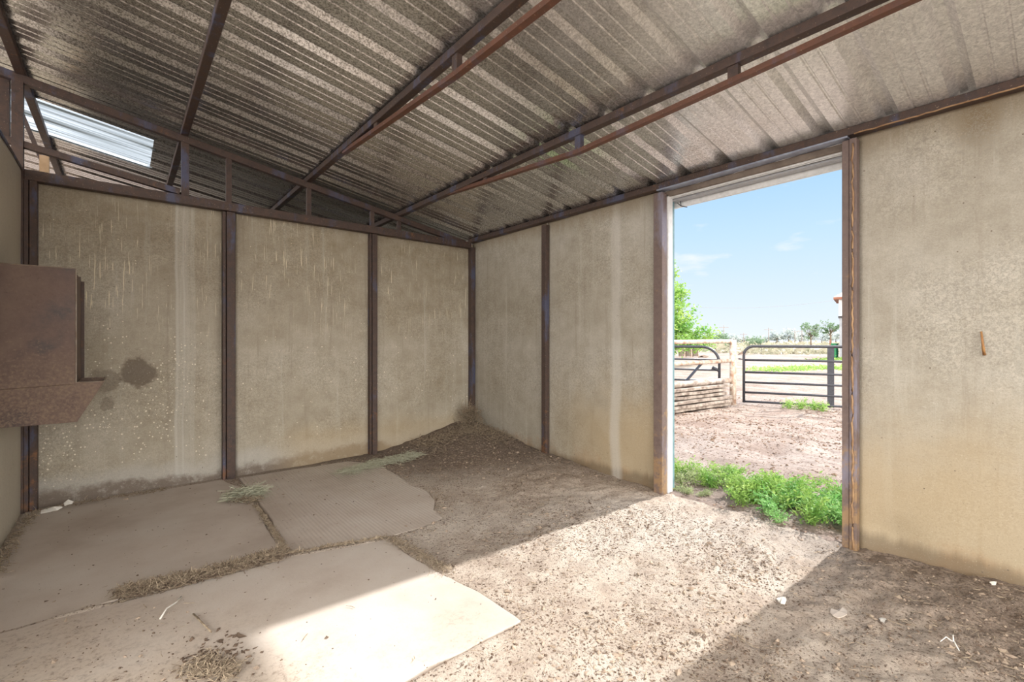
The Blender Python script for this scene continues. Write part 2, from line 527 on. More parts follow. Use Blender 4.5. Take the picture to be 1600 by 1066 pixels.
# ------------------------------------------------------------------ mesh helpers
class MB:
    def __init__(s):
        s.v = []
        s.f = []

    def add(s, vs, fs):
        o = len(s.v)
        s.v += [tuple(q) for q in vs]
        s.f += [tuple(i + o for i in f) for f in fs]

    def box(s, x0, x1, y0, y1, z0, z1):
        s.add([(x0, y0, z0), (x1, y0, z0), (x1, y1, z0), (x0, y1, z0), (x0, y0, z1), (x1, y0, z1), (x1, y1, z1), (x0, y1, z1)],
              [(0, 3, 2, 1), (4, 5, 6, 7), (0, 1, 5, 4), (1, 2, 6, 5), (2, 3, 7, 6), (3, 0, 4, 7)])

    def beam(s, p0, p1, w, h, up=(0, 0, 1), seg=1, wob=0.0):
        p0 = Vector(p0)
        p1 = Vector(p1)
        d = (p1 - p0).normalized()
        side = d.cross(Vector(up)).normalized()
        u = side.cross(d)
        vs = []
        for k in range(seg + 1):
            c = p0.lerp(p1, k / seg)
            if wob and 0 < k < seg:
                c = c + side * random.uniform(-wob, wob) + u * random.uniform(-wob, wob)
            for a, b in ((-1, -1), (1, -1), (1, 1), (-1, 1)):
                vs.append(c + side * a * w / 2 + u * b * h / 2)
        fs = [(3, 2, 1, 0), tuple(4 * seg + i for i in range(4))]
        for k in range(seg):
            for i in range(4):
                j = (i + 1) % 4
                fs.append((4 * k + i, 4 * k + j, 4 * k + 4 + j, 4 * k + 4 + i))
        s.add(vs, fs)

    def poly_beam(s, pts, w, h):
        for a, b in zip(pts[:-1], pts[1:]):
            s.beam(a, b, w, h)

    def tube(s, pts, r, n=8, r1=None, cap=True):
        pts = [Vector(p) for p in pts]
        rings = []
        N = len(pts)
        ref = Vector((0, 0, 1))
        vs = []
        for i, p in enumerate(pts):
            t = (pts[min(i + 1, N - 1)] - pts[max(i - 1, 0)]).normalized()
            a = t.cross(ref)
            if a.length < 0.05:
                a = t.cross(Vector((1, 0, 0)))
            a.normalize()
            b = a.cross(t)
            rr = r if r1 is None else r + (r1 - r) * i / (N - 1)
            for k in range(n):
                q = 2 * math.pi * k / n
                vs.append(p + a * math.cos(q) * rr + b * math.sin(q) * rr)
        fs = []
        for i in range(N - 1):
            for k in range(n):
                j = (k + 1) % n
                fs.append((i * n + k, i * n + j, (i + 1) * n + j, (i + 1) * n + k))
        if cap:
            fs.append(tuple(range(n))[::-1])
            fs.append(tuple((N - 1) * n + k for k in range(n)))
        s.add(vs, fs)

    def build(s, name, mat, parent=None, smooth=False, bevel=0.0, origin=None):
        me = bpy.data.meshes.new(name)
        o0 = Vector(origin) if origin is not None else Vector((0, 0, 0))
        vs = [tuple(Vector(q) - o0) for q in s.v] if origin is not None else s.v
        me.from_pydata(vs, [], s.f)
        me.update()
        me.materials.append(mat)
        if smooth:
            for p in me.polygons:
                p.use_smooth = True
        o = bpy.data.objects.new(name, me)
        COL.objects.link(o)
        if origin is not None:
            o.location = o0
        if parent is not None:
            o.parent = parent
            if origin is not None:
                o.location = o0 - parent.location
            elif parent.location.length > 0:
                o.location = -parent.location
        if bevel:
            b = o.modifiers.new('bevel', 'BEVEL')
            b.width = bevel
            b.segments = 2
        return o


def tag(o, label=None, cat=None, group=None, kind=None):
    if label:
        o['label'] = label
    if cat:
        o['category'] = cat
    if group:
        o['group'] = group
    if kind:
        o['kind'] = kind
    return o


def empty(name, loc, label=None, cat=None, group=None, kind=None):
    o = bpy.data.objects.new(name, None)
    o.location = loc
    o.empty_display_size = 0.1
    COL.objects.link(o)
    return tag(o, label, cat, group, kind)


def grid_object(name, P, mat, smooth=True, flip=False):
    """P: array (nu, nv, 3)"""
    nu, nv = P.shape[:2]
    me = bpy.data.meshes.new(name)
    idx = np.arange(nu * nv).reshape(nu, nv)
    a, b, c, d = idx[:-1, :-1], idx[1:, :-1], idx[1:, 1:], idx[:-1, 1:]
    F = np.stack([a, b, c, d] if not flip else [a, d, c, b], -1).reshape(-1, 4)
    me.vertices.add(nu * nv)
    me.vertices.foreach_set('co', P.reshape(-1).astype(np.float32))
    me.loops.add(F.size)
    me.loops.foreach_set('vertex_index', F.reshape(-1).astype(np.int32))
    me.polygons.add(len(F))
    me.polygons.foreach_set('loop_start', (np.arange(len(F)) * 4).astype(np.int32))
    me.polygons.foreach_set('loop_total', np.full(len(F), 4, np.int32))
    me.update(calc_edges=True)
    me.polygons.foreach_set('use_smooth', np.full(len(F), bool(smooth)))
    me.materials.append(mat)
    o = bpy.data.objects.new(name, me)
    COL.objects.link(o)
    return o


def mesh_np(name, V, F, mat, smooth=False):
    me = bpy.data.meshes.new(name)
    k = F.shape[1]
    me.vertices.add(len(V))
    me.vertices.foreach_set('co', V.reshape(-1).astype(np.float32))
    me.loops.add(F.size)
    me.loops.foreach_set('vertex_index', F.reshape(-1).astype(np.int32))
    me.polygons.add(len(F))
    me.polygons.foreach_set('loop_start', (np.arange(len(F)) * k).astype(np.int32))
    me.polygons.foreach_set('loop_total', np.full(len(F), k, np.int32))
    me.update(calc_edges=True)
    me.polygons.foreach_set('use_smooth', np.full(len(F), bool(smooth)))
    me.materials.append(mat)
    o = bpy.data.objects.new(name, me)
    COL.objects.link(o)
    return o


_lat = {}


def vnoise(x, y, s, seed=0):
    if seed not in _lat:
        _lat[seed] = np.random.default_rng(100 + seed).random((256, 256))
    t = _lat[seed]
    x = np.asarray(x) / s
    y = np.asarray(y) / s
    xi = np.floor(x).astype(int)
    yi = np.floor(y).astype(int)
    fx = x - xi
    fy = y - yi
    fx = fx * fx * (3 - 2 * fx)
    fy = fy * fy * (3 - 2 * fy)
    g = lambda a, b: t[a % 256, b % 256]
    return (g(xi, yi) * (1 - fx) * (1 - fy) + g(xi + 1, yi) * fx * (1 - fy) + g(xi, yi + 1) * (1 - fx) * fy + g(xi + 1, yi + 1) * fx * fy) - 0.5


MATS = {
    'one': [(0.62, 4.44), (0.70, 4.1), (0.70, 3.63), (0.67, 3.13), (0.645, 2.70), (0.525, 2.70), (0.254, 2.69), (0.017, 2.68), (-0.2, 2.672),
            (-0.39, 2.668), (-0.49, 2.668), (-0.495, 3.72), (-0.49, 4.43), (-0.15, 4.45), (0.219, 4.44)],
    'two': [(0.735, 4.41), (1.1, 4.40), (1.62, 4.37), (1.74, 4.2), (1.80, 4.03), (1.78, 3.634), (1.725, 3.336), (1.775, 3.136), (1.697, 2.889),
            (1.607, 2.753), (1.571, 2.578), (1.39, 2.535), (1.168, 2.545), (1.017, 2.59), (0.695, 2.685), (0.71, 3.098), (0.735, 3.627)],
    'three': [(1.148, 2.495), (1.165, 2.247), (1.185, 1.938), (1.225, 1.746), (1.238, 1.439), (0.896, 1.43), (0.66, 1.425), (0.0, 1.42),
              (-0.49, 1.42), (-0.49, 2.0), (-0.49, 2.66), (-0.2, 2.65), (-0.02, 2.64), (0.3, 2.63), (0.667, 2.62), (0.884, 2.57)],
}


def poly_dist(X, Y, poly):
    """signed distance, positive inside"""
    X = np.asarray(X)
    Y = np.asarray(Y)
    best = np.full(X.shape, 1e9)
    inside = np.zeros(X.shape, bool)
    n = len(poly)
    for i in range(n):
        x0, y0 = poly[i]
        x1, y1 = poly[(i + 1) % n]
        dx, dy = x1 - x0, y1 - y0
        t = np.clip(((X - x0) * dx + (Y - y0) * dy) / (dx * dx + dy * dy), 0, 1)
        best = np.minimum(best, np.hypot(X - x0 - t * dx, Y - y0 - t * dy))
        cond = ((y0 > Y) != (y1 > Y)) & (X < (x1 - x0) * (Y - y0) / (y1 - y0 + 1e-12) + x0)
        inside ^= cond
    return np.where(inside, best, -best)


def sstep(a, b, x):
    t = np.clip((x - a) / (b - a), 0, 1)
    return t * t * (3 - 2 * t)


def on_mats(X, Y):
    m = np.full(np.shape(X), -1e9)
    for p in MATS.values():
        m = np.maximum(m, poly_dist(X, Y, p))
    return m


def height(X, Y):
    X = np.asarray(X, float)
    Y = np.asarray(Y, float)
    h = 0.17 * np.exp(-((X - 3.1) ** 2 / 0.75 + (Y - 4.5) ** 2 / 0.7))
    ins = sstep(3.35, 3.05, X)
    h += 0.055 * np.exp(-((X - 3.1) / 0.45) ** 2) * sstep(2.1, 3.0, Y) * ins
    h += 0.05 * np.exp(-((X - 3.1) / 0.5) ** 2) * sstep(0.6, -0.3, Y) * ins
    h += vnoise(X, Y, 0.9, 1) * 0.035 + vnoise(X, Y, 0.31, 2) * 0.022
    rough = vnoise(X, Y, 0.085, 3) * 0.014 + vnoise(X, Y, 0.04, 4) * 0.010 + vnoise(X, Y, 0.021, 5) * 0.006
    rough = rough * (1 + 0.7 * sstep(1.3, 2.2, X - 0.9 * Y) * ins)
    r = np.hypot(X, Y)
    h = h * sstep(60, 12, r) + 0
    md = on_mats(X, Y) if (np.min(X) < 2.0) else np.full(X.shape, -1.0)
    k = sstep(-0.015, 0.02, md)
    h = (h + rough) * (1 - k) + (-0.02) * k
    k2 = sstep(-0.9, 0.0, md) * (1 - k)
    h = h * (1 - 0.75 * k2 * (1 - k)) + 0.007 * sstep(-0.25, 0.0, md) * (1 - k)
    h = h + 0.034 * np.exp(-((Y - 2.664) / 0.035) ** 2) * sstep(0.02, -0.15, X) * sstep(-0.7, -0.5, X)
    # west edge of the floor is flat and dusty
    w = sstep(0.5, -0.3, X)
    h = h * (1 - 0.7 * w)
    return h


# ------------------------------------------------------------------ ground and floor
xs_in = np.arange(-3.6, 3.17, 0.0135)
ys_in = np.concatenate([np.arange(-2.6, -0.2, 0.05), np.arange(-0.2, 4.56, 0.0135)])
Xg, Yg = np.meshgrid(xs_in, ys_in, indexing='ij')
floor = grid_object('floor', np.stack([Xg, Yg, height(Xg, Yg)], -1), M['dirt'])
tag(floor, kind='structure')

xo = np.concatenate([[3.161], np.arange(3.18, 6, 0.03), np.arange(6, 14, 0.08), 14 * 1.06 ** np.arange(0, 85)])
yo = np.concatenate([-(14 * 1.09 ** np.arange(0, 50))[::-1], np.arange(-13.5, -1, 0.5), np.arange(-1, 7, 0.03), np.arange(7, 14, 0.12), 14 * 1.08 ** np.arange(0, 62)])
Xg, Yg = np.meshgrid(xo, yo, indexing='ij')
Z = height(Xg, Yg)
Z += (vnoise(Xg, Yg, 0.5, 6) * 0.05 + vnoise(Xg, Yg, 0.16, 8) * 0.03) * sstep(3.6, 5.5, Xg) * sstep(60, 10, np.hypot(Xg, Yg))
yard = grid_object('ground', np.stack([Xg, Yg, Z], -1), M['yard'])
tag(yard, kind='structure')
# surrounding ground west, north and south of the stall
gb = MB()
gb.box(-60, -3.6, -60, 80, -0.3, -0.01)
gb.box(-3.6, 3.16, 4.56, 80, -0.3, -0.01)
gb.box(-3.6, 3.16, -60, -2.6, -0.3, -0.01)
tag(gb.build('ground_yard_west', M['yard']), kind='structure')


# mats
def mat_object(name, poly, mat, label, seed, thick=0.009):
    # resample the outline with a ragged edge
    pts = []
    n = len(poly)
    r = random.Random(seed)
    for i in range(n):
        a = Vector(poly[i])
        b = Vector(poly[(i + 1) % n])
        L = (b - a).length
        k = max(1, int(L / 0.035))
        nrm = Vector((b.y - a.y, a.x - b.x)).normalized()
        for j in range(k):
            q = a.lerp(b, j / k)
            off = float(vnoise(q.x, q.y, 0.12, 20 + seed)) * 0.022 + float(vnoise(q.x, q.y, 0.05, 21 + seed)) * 0.01
            pts.append(q + nrm * off)
    import bmesh
    bm = bmesh.new()
    lo = [bm.verts.new((q.x, q.y, -0.022)) for q in pts]
    hi = [bm.verts.new((q.x, q.y, thick)) for q in pts]
    N = len(pts)
    top = bm.faces.new(hi)
    for i in range(N):
        j = (i + 1) % N
        bm.faces.new((lo[i], lo[j], hi[j], hi[i]))
    if top.normal.z == 0:
        top.normal_update()
    bmesh.ops.recalc_face_normals(bm, faces=bm.faces)
    me = bpy.data.meshes.new(name)
    bm.to_mesh(me)
    bm.free()
    me.materials.append(mat)
    o = bpy.data.objects.new(name, me)
    COL.objects.link(o)
    bv = o.modifiers.new('bevel', 'BEVEL')
    bv.width = 0.004
    bv.segments = 2
    bv.limit_method = 'ANGLE'
    return tag(o, label, 'mat')


mat_object('floor_mat', MATS['one'], M['mat_smooth'], 'large dusty smooth mat in the left corner under the steel feeder', 1)
mat_object('floor_mat', MATS['two'], M['mat_ribbed'], 'grey ribbed mat along the back wall with a torn curved right edge', 2)
mat_object('floor_mat', MATS['three'], M['mat_smooth'], 'smooth mat nearest the camera, half of it in bright sunlight', 3)


# ------------------------------------------------------------------ walls
YB = 4.50     # panel face of the back wall
XR = 3.14     # panel face of the door wall
XL = -0.515   # panel face of the left wall
PITCH = 0.175
ROOF0 = 2.315  # underside of the roof at x = 3.10


def roof_z(x):
    return ROOF0 + (3.10 - x) * PITCH


def sheet(name, along, a0, a1, face, sign, mat, parent, seed, amp=0.006, bulge=None, z1=2.27, z0=-0.12, n=0.03, thick=0.004):
    """a thin steel sheet standing on edge. along: 'x' or 'y'. sign: direction of the room side."""
    A = np.linspace(a0, a1, max(2, int((a1 - a0) / n) + 1))
    Zs = np.linspace(z0, z1, int((z1 - z0) / n) + 1)
    AA, ZZ = np.meshgrid(A, Zs, indexing='ij')
    e = np.clip(np.minimum(AA - a0, a1 - AA) / 0.12, 0, 1)
    d = (vnoise(AA, ZZ, 0.45, 30 + seed) + vnoise(AA, ZZ, 0.17, 31 + seed) * 0.35) * 2 * amp * e
    if bulge:
        for (ac, zc, ra, rz, h) in bulge:
            d += h * np.exp(-((AA - ac) / ra) ** 2 - ((ZZ - zc) / rz) ** 2)
    front = face + sign * d
    back = front - sign * thick
    nu, nv = AA.shape
    if along == 'x':
        P1 = np.stack([AA, front, ZZ], -1).reshape(-1, 3)
        P2 = np.stack([AA, back, ZZ], -1).reshape(-1, 3)
    else:
        P1 = np.stack([front, AA, ZZ], -1).reshape(-1, 3)
        P2 = np.stack([back, AA, ZZ], -1).reshape(-1, 3)
    V = np.concatenate([P1, P2])
    idx = np.arange(nu * nv).reshape(nu, nv)
    a, b, c, dd = idx[:-1, :-1], idx[1:, :-1], idx[1:, 1:], idx[:-1, 1:]
    F1 = np.stack([a, b, c, dd], -1).reshape(-1, 4)
    F2 = F1[:, ::-1] + nu * nv
    ring = np.concatenate([idx[:, 0], idx[-1, 1:], idx[::-1, -1][1:], idx[0, ::-1][1:-1]])
    r2 = np.roll(ring, -1)
    F3 = np.stack([ring, ring + nu * nv, r2 + nu * nv, r2], -1)
    o = mesh_np(name, V, np.concatenate([F1, F2, F3]), mat, True)
    o.parent = parent
    return o


wb = empty('wall_back', (0, 0, 0), kind='structure')
for i, (a0, a1) in enumerate(((-0.50, 0.70), (0.72, 1.92), (1.93, 3.13))):
    sheet('wall_panel', 'x', a0, a1, YB, -1, M['wall_back'], wb, i, 0.007)
wr = empty('wall_right', (0, 0, 0), kind='structure')
sheet('wall_panel', 'y', 3.245, 4.49, XR, -1, M['wall_right'], wr, 4, 0.006, z1=2.295)
sheet('wall_panel', 'y', 2.02, 3.235, XR, -1, M['wall_right'], wr, 5, 0.009, [(2.18, 0.10, 0.16, 0.14, -0.02), (2.6, 0.35, 0.3, 0.25, 0.012)], z1=2.295)
sheet('wall_panel', 'y', -0.45, 0.775, XR, -1, M['wall_right'], wr, 6, 0.008, [(0.45, 0.93, 0.05, 0.012, 0.007), (0.62, 0.1, 0.12, 0.1, -0.02)], z1=2.295)
sheet('wall_panel', 'y', -1.68, -0.46, XR, -1, M['wall_right'], wr, 7, 0.008, z1=2.295)
wl = empty('wall_left', (0, 0, 0), kind='structure')
sheet('wall_panel', 'y', 2.0, 3.24, XL, 1, M['wall_left'], wl, 8, 0.006)
sheet('wall_panel', 'y', 3.25, 4.49, XL, 1, M['wall_left'], wl, 9, 0.006)
# slim top edge angle of the left wall
t = MB()
t.box(XL - 0.02, XL + 0.006, 1.98, 4.44, 2.262, 2.285)
tag(t.build('trim_1', M['rust']), kind='structure')


# unseen walls of the neighbouring stall, added to darken the roof beyond
b = MB()
b.box(-3.1, 3.14, 8.2, 8.22, -0.1, 2.3)
tag(b.build('wall_north_blocker', M['wall_left']), kind='structure')
b = MB()
b.box(-0.55, -0.53, 4.52, 5.2, -0.1, 2.27)
b.box(-0.55, -0.53, 5.4, 8.2, -0.1, 2.27)
tag(b.build('wall_west_blocker', M['wall_left']), kind='structure')
b = MB()
b.box(3.14, 3.16, 4.52, 8.2, -0.1, 2.27)
tag(b.build('wall_east_blocker', M['wall_right']), kind='structure')

# ------------------------------------------------------------------ steel frame
def post(x0, x1, y0, y1, z0, z1, label, mat='rust', split=None, group=None):
    """welded double post: split gives the seam position along its width as (axis, value)"""
    b = MB()
    if split is None:
        b.box(x0, x1, y0, y1, z0, z1)
    else:
        ax, val, rec = split
        if ax == 'x':
            b.box(x0, val - 0.003, y0 + rec, y1, z0, z1)
            b.box(val, x1, y0, y1, z0, z1)
        else:
            b.box(x0, x1, y0, val - 0.003, z0, z1)
            b.box(x0 + rec, x1, val, y1, z0, z1)
    o = b.build('steel_post', M[mat], bevel=0.004)
    return tag(o, label, 'post', group)


post(-0.505, -0.44, 4.425, 4.493, -0.1, 2.265, 'dark rusty corner post behind the steel feeder', split=('x', -0.478, 0.0))
post(0.625, 0.715, 4.425, 4.493, -0.1, 2.20, 'blue-tinged rusty double post between the left and middle back panels', split=('x', 0.652, 0.012))
post(1.872, 1.945, 4.425, 4.493, -0.1, 2.20, 'rusty double post between the middle and right back panels', split=('x', 1.893, 0.012))
post(3.075, 3.13, 4.425, 4.49, -0.1, 2.22, 'slim dark post in the far corner where the back wall meets the door wall')
post(3.085, 3.134, 3.21, 3.27, -0.1, 2.25, 'rusty post between the two wall panels left of the doorway')
post(3.075, 3.134, -0.50, -0.43, -0.1, 2.25, 'rusty post on the door wall beside the camera')

# door frame
door = empty('door_1', (3.12, 1.38, 0), kind='structure')
b = MB()
b.box(3.075, 3.138, 1.955, 2.03, -0.1, 2.25)
b.build('door_jamb', M['rust_jamb'], door, bevel=0.003)
b = MB()
b.box(3.142, 3.20, 1.945, 1.985, 0.0, 2.24)
b.build('jamb_trim', M['white_metal'], door, bevel=0.003)
b = MB()
b.box(3.21, 3.24, 1.955, 1.99, 0.02, 2.20)
b.build('jamb_flashing', plain('teal_grey_flashing', (0.20, 0.34, 0.38), (0.15, 0.26, 0.30), 0.5), door)
b = MB()
b.box(3.075, 3.138, 0.795, 0.828, -0.1, 2.25)
b.build('door_jamb', M['rust_jamb'], door, bevel=0.003)
b = MB()
b.box(3.068, 3.125, 0.758, 0.793, -0.1, 2.25)
wm = b.build('jamb_angle', M['rust_jamb'], door, bevel=0.004)
# weld bead
b = MB()
pts = [(3.066 + random.uniform(-0.002, 0.002), 0.776 + random.uniform(-0.004, 0.004), z) for z in np.arange(0.0, 2.24, 0.03)]
b.tube(pts, 0.005, 6)
b.build('weld_bead', plain('weld_bead', (0.46, 0.30, 0.17), (0.3, 0.18, 0.1), 0.6, 0.2), door, True)
b = MB()
b.box(3.142, 3.165, 0.80, 2.0, 2.226, 2.262)
b.build('header_board', M['brown_wood'], door)
b = MB()
b.box(3.168, 3.176, 0.80, 1.99, 2.216, 2.226)
b.box(3.184, 3.190, 0.80, 1.99, 2.212, 2.220)
b.build('track_lip', M['white_metal'], door)
b = MB()
b.box(3.205, 3.262, 0.70, 3.3, 2.20, 2.25)
b.build('door_track', M['grey_metal'], door)
b = MB()
b.box(3.275, 3.30, -1.7, 4.9, 2.165, 2.27)
tag(b.build('trim_2', M['white_metal']), kind='structure')
# header angle under the eave beam above the opening
b = MB()
b.box(3.068, 3.137, 0.80, 2.0, 2.262, 2.272)
b.build('header_angle', plain('blue_grey_steel', (0.34, 0.38, 0.48), (0.24, 0.26, 0.34), 0.5, 0.3), door)

# eave beam on the door wall
b = MB()
b.box(3.072, 3.138, -1.7, 4.49, 2.274, 2.318)
o = tag(b.build('eave_beam', M['rust'], bevel=0.004), 'rusty horizontal beam running under the roof along the door wall', 'beam')
b = MB()
pts = [(3.070 + random.uniform(-0.002, 0.002), y, 2.272 + random.uniform(-0.002, 0.002)) for y in np.arange(-1.6, 0.78, 0.03)]
b.tube(pts, 0.004, 6)
b.build('weld_bead', bpy.data.materials['weld_bead'], o, True)

# top beam of the back wall
b = MB()
b.box(-0.50, 3.07, 4.42, 4.49, 2.205, 2.275)
o = tag(b.build('wall_beam', M['rust'], bevel=0.004), 'long rusty horizontal beam capping the back wall panels', 'beam')

# gable rafter and lower chord with short struts (one welded truss)
g = empty('gable_truss', (1.3, 4.46, 2.3), 'rusty sloping truss above the back wall, rising to the left', 'truss')
GY = 4.46


def gz(x):
    return roof_z(x) - 0.075


b = MB()
b.beam((-2.6, GY, gz(-2.6)), (3.0, GY, gz(3.0)), 0.05, 0.055)
b.build('rafter', M['rust'], g, bevel=0.004)
b = MB()
b.beam((-2.6, GY, 2.28 + (0.34 + 2.6) * PITCH), (0.34, GY, 2.30), 0.045, 0.045)
b.build('lower_chord', M['rust'], g, bevel=0.004)
for x, w in ((0.375, 0.05), (0.67, 0.04), (1.30, 0.038), (1.90, 0.035), (2.19, 0.035)):
    b = MB()
    b.box(x - w / 2, x + w / 2, GY - 0.018, GY + 0.018, 2.275, gz(x) - 0.022)
    b.build('strut', M['rust'], g)
for x0, x1, y0, zb in ((-0.56, -0.505, GY - 0.01, 2.285), (-0.66, -0.575, GY + 0.05, 2.48)):
    b = MB()
    b.box(x0, x1, y0 - 0.025, y0 + 0.025, zb if x0 < -0.6 else 0.0, gz(x0) - 0.03)
    b.build('end_post', M['rust'], g)


# purlins: single bars and trussed bars
def purlin(x, label, truss=None, w=0.05, h=0.045, y0=-1.7, y1=9.5):
    e = empty('roof_purlin', (x, 2.0, roof_z(x) - 0.035), label, 'roof purlin')
    z = roof_z(x) - 0.008 - h / 2
    b = MB()
    b.beam((x, y0, z), (x, y1, z), w, h)
    b.build('top_chord', M['rust'], e, bevel=0.004)
    if truss:
        b = MB()
        b.poly_beam([(x, yy, zz) for yy, zz in truss['line']], 0.034, 0.026)
        b.build('bottom_chord', M['rust_red'], e)
        for yy, zz in truss['webs']:
            b = MB()
            b.box(x - 0.016, x + 0.016, yy - 0.024, yy + 0.024, zz, z - h / 2 + 0.006)
            b.build('web', M['rust'], e)
    return e


purlin(-0.52, 'single rusty roof bar at the far upper left, over the gap above the left wall')
purlin(0.37, 'single rusty roof bar crossing the upper left of the ceiling')
purlin(1.295, 'trussed rusty roof bar across the middle of the ceiling, left of the other trussed one',
       {'line': [(-1.6, 2.60), (-0.6, 2.55), (0.4, 2.505), (1.33, 2.478), (2.0, 2.486), (2.95, 2.54), (3.55, 2.575)],
        'webs': [(0.05, 2.52), (1.02, 2.485), (1.99, 2.486), (2.95, 2.54)]})
purlin(2.194, 'trussed rusty roof bar nearest the door wall',
       {'line': [(-1.6, 2.44), (-0.6, 2.40), (0.4, 2.378), (1.016, 2.355), (1.98, 2.325), (2.95, 2.392), (3.5, 2.43)],
        'webs': [(0.05, 2.388), (1.016, 2.355), (1.98, 2.325), (2.95, 2.392)]})


# ------------------------------------------------------------------ corrugated roof
def rib_profile(y0, y1):
    """list of (y, dz) following the sheet: raised main ribs every 0.284 m and two small ribs between them"""
    per = 0.2845
    out = []
    k0 = int(math.floor((y0 - 0.339) / per)) - 1
    k1 = int(math.ceil((y1 - 0.339) / per)) + 1
    for k in range(k0, k1):
        c = 0.339 + k * per
        out += [(c - 0.047, 0), (c - 0.015, 0.027), (c + 0.015, 0.027), (c + 0.047, 0)]
        for q in (0.108, 0.176):
            out += [(c + q - 0.008, 0), (c + q - 0.003, 0.0045), (c + q + 0.003, 0.0045), (c + q + 0.008, 0)]
    return [(y, z) for y, z in out if y0 <= y <= y1]


def roof_sheet(name, x0, x1, y0, y1, mat, zfun, nx=14, dz=0.0, wave=False):
    prof = rib_profile(y0, y1)
    if wave:
        prof = [(y, 0.009 - 0.009 * math.cos(2 * math.pi * (y - y0) / 0.076)) for y in np.arange(y0 + 0.01, y1 - 0.005, 0.0095)]
    prof = [(y0, 0)] + prof + [(y1, 0)]
    Y = np.array([p[0] for p in prof])
    D = np.array([p[1] for p in prof])
    X = np.linspace(x0, x1, nx)
    XX, YY = np.meshgrid(X, Y, indexing='ij')
    DD = np.broadcast_to(D, XX.shape)
    ZZ = zfun(XX) + DD + vnoise(XX, YY, 1.3, 40) * 0.0015 + dz
    P1 = np.stack([XX, YY, ZZ], -1)
    nu, nv = XX.shape
    P2 = P1.copy()
    P2[..., 2] += 0.0015
    V = np.concatenate([P1.reshape(-1, 3), P2.reshape(-1, 3)])
    idx = np.arange(nu * nv).reshape(nu, nv)
    a, b_, c, d = idx[:-1, :-1], idx[1:, :-1], idx[1:, 1:], idx[:-1, 1:]
    F1 = np.stack([a, d, c, b_], -1).reshape(-1, 4)
    F2 = F1[:, ::-1] + nu * nv
    ring = np.concatenate([idx[:, 0], idx[-1, 1:], idx[::-1, -1][1:], idx[0, ::-1][1:-1]])
    r2 = np.roll(ring, -1)
    F3 = np.stack([ring, r2, r2 + nu * nv, ring + nu * nv], -1)
    return mesh_np(name, V, np.concatenate([F1, F2, F3]), mat)


ceil = empty('ceiling', (0, 0, 0), kind='structure')
zr = lambda x: ROOF0 + (3.10 - x) * PITCH
SKY_Y0, SKY_Y1, SKY_X0, SKY_X1 = 4.93, 5.78, -2.1, 0.20
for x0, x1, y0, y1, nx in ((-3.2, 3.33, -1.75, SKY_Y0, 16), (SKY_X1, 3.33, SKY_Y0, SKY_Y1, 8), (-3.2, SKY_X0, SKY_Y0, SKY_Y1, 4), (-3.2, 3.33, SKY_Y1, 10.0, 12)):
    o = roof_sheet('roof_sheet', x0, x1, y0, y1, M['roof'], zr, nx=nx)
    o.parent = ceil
o = roof_sheet('skylight_panel', SKY_X0 - 0.03, SKY_X1 + 0.02, SKY_Y0 - 0.02, SKY_Y1 + 0.02, M['skylight'], zr, nx=8, dz=0.005, wave=True)
tag(o, 'white translucent corrugated skylight panel in the roof beyond the back wall', 'skylight')

# stud and brace seen through the gap above the back wall
b = MB()
b.box(-0.51, -0.455, 5.25, 5.29, 0.0, 2.62)
tag(b.build('wooden_stud', M['tan_wood']), 'pale tan wooden stud seen through the gap above the left back corner', 'stud')
b = MB()
b.beam((-0.40, 5.4, 0.0), (-0.40, 5.4, 2.3), 0.03, 0.04, up=(0, 1, 0))
b.beam((-0.40, 5.4, 2.28), (-0.62, 5.4, 2.955), 0.03, 0.04, up=(0, 1, 0))
tag(b.build('diagonal_brace', M['rust']), 'dark diagonal steel brace beside the tan stud beyond the back wall', 'brace')


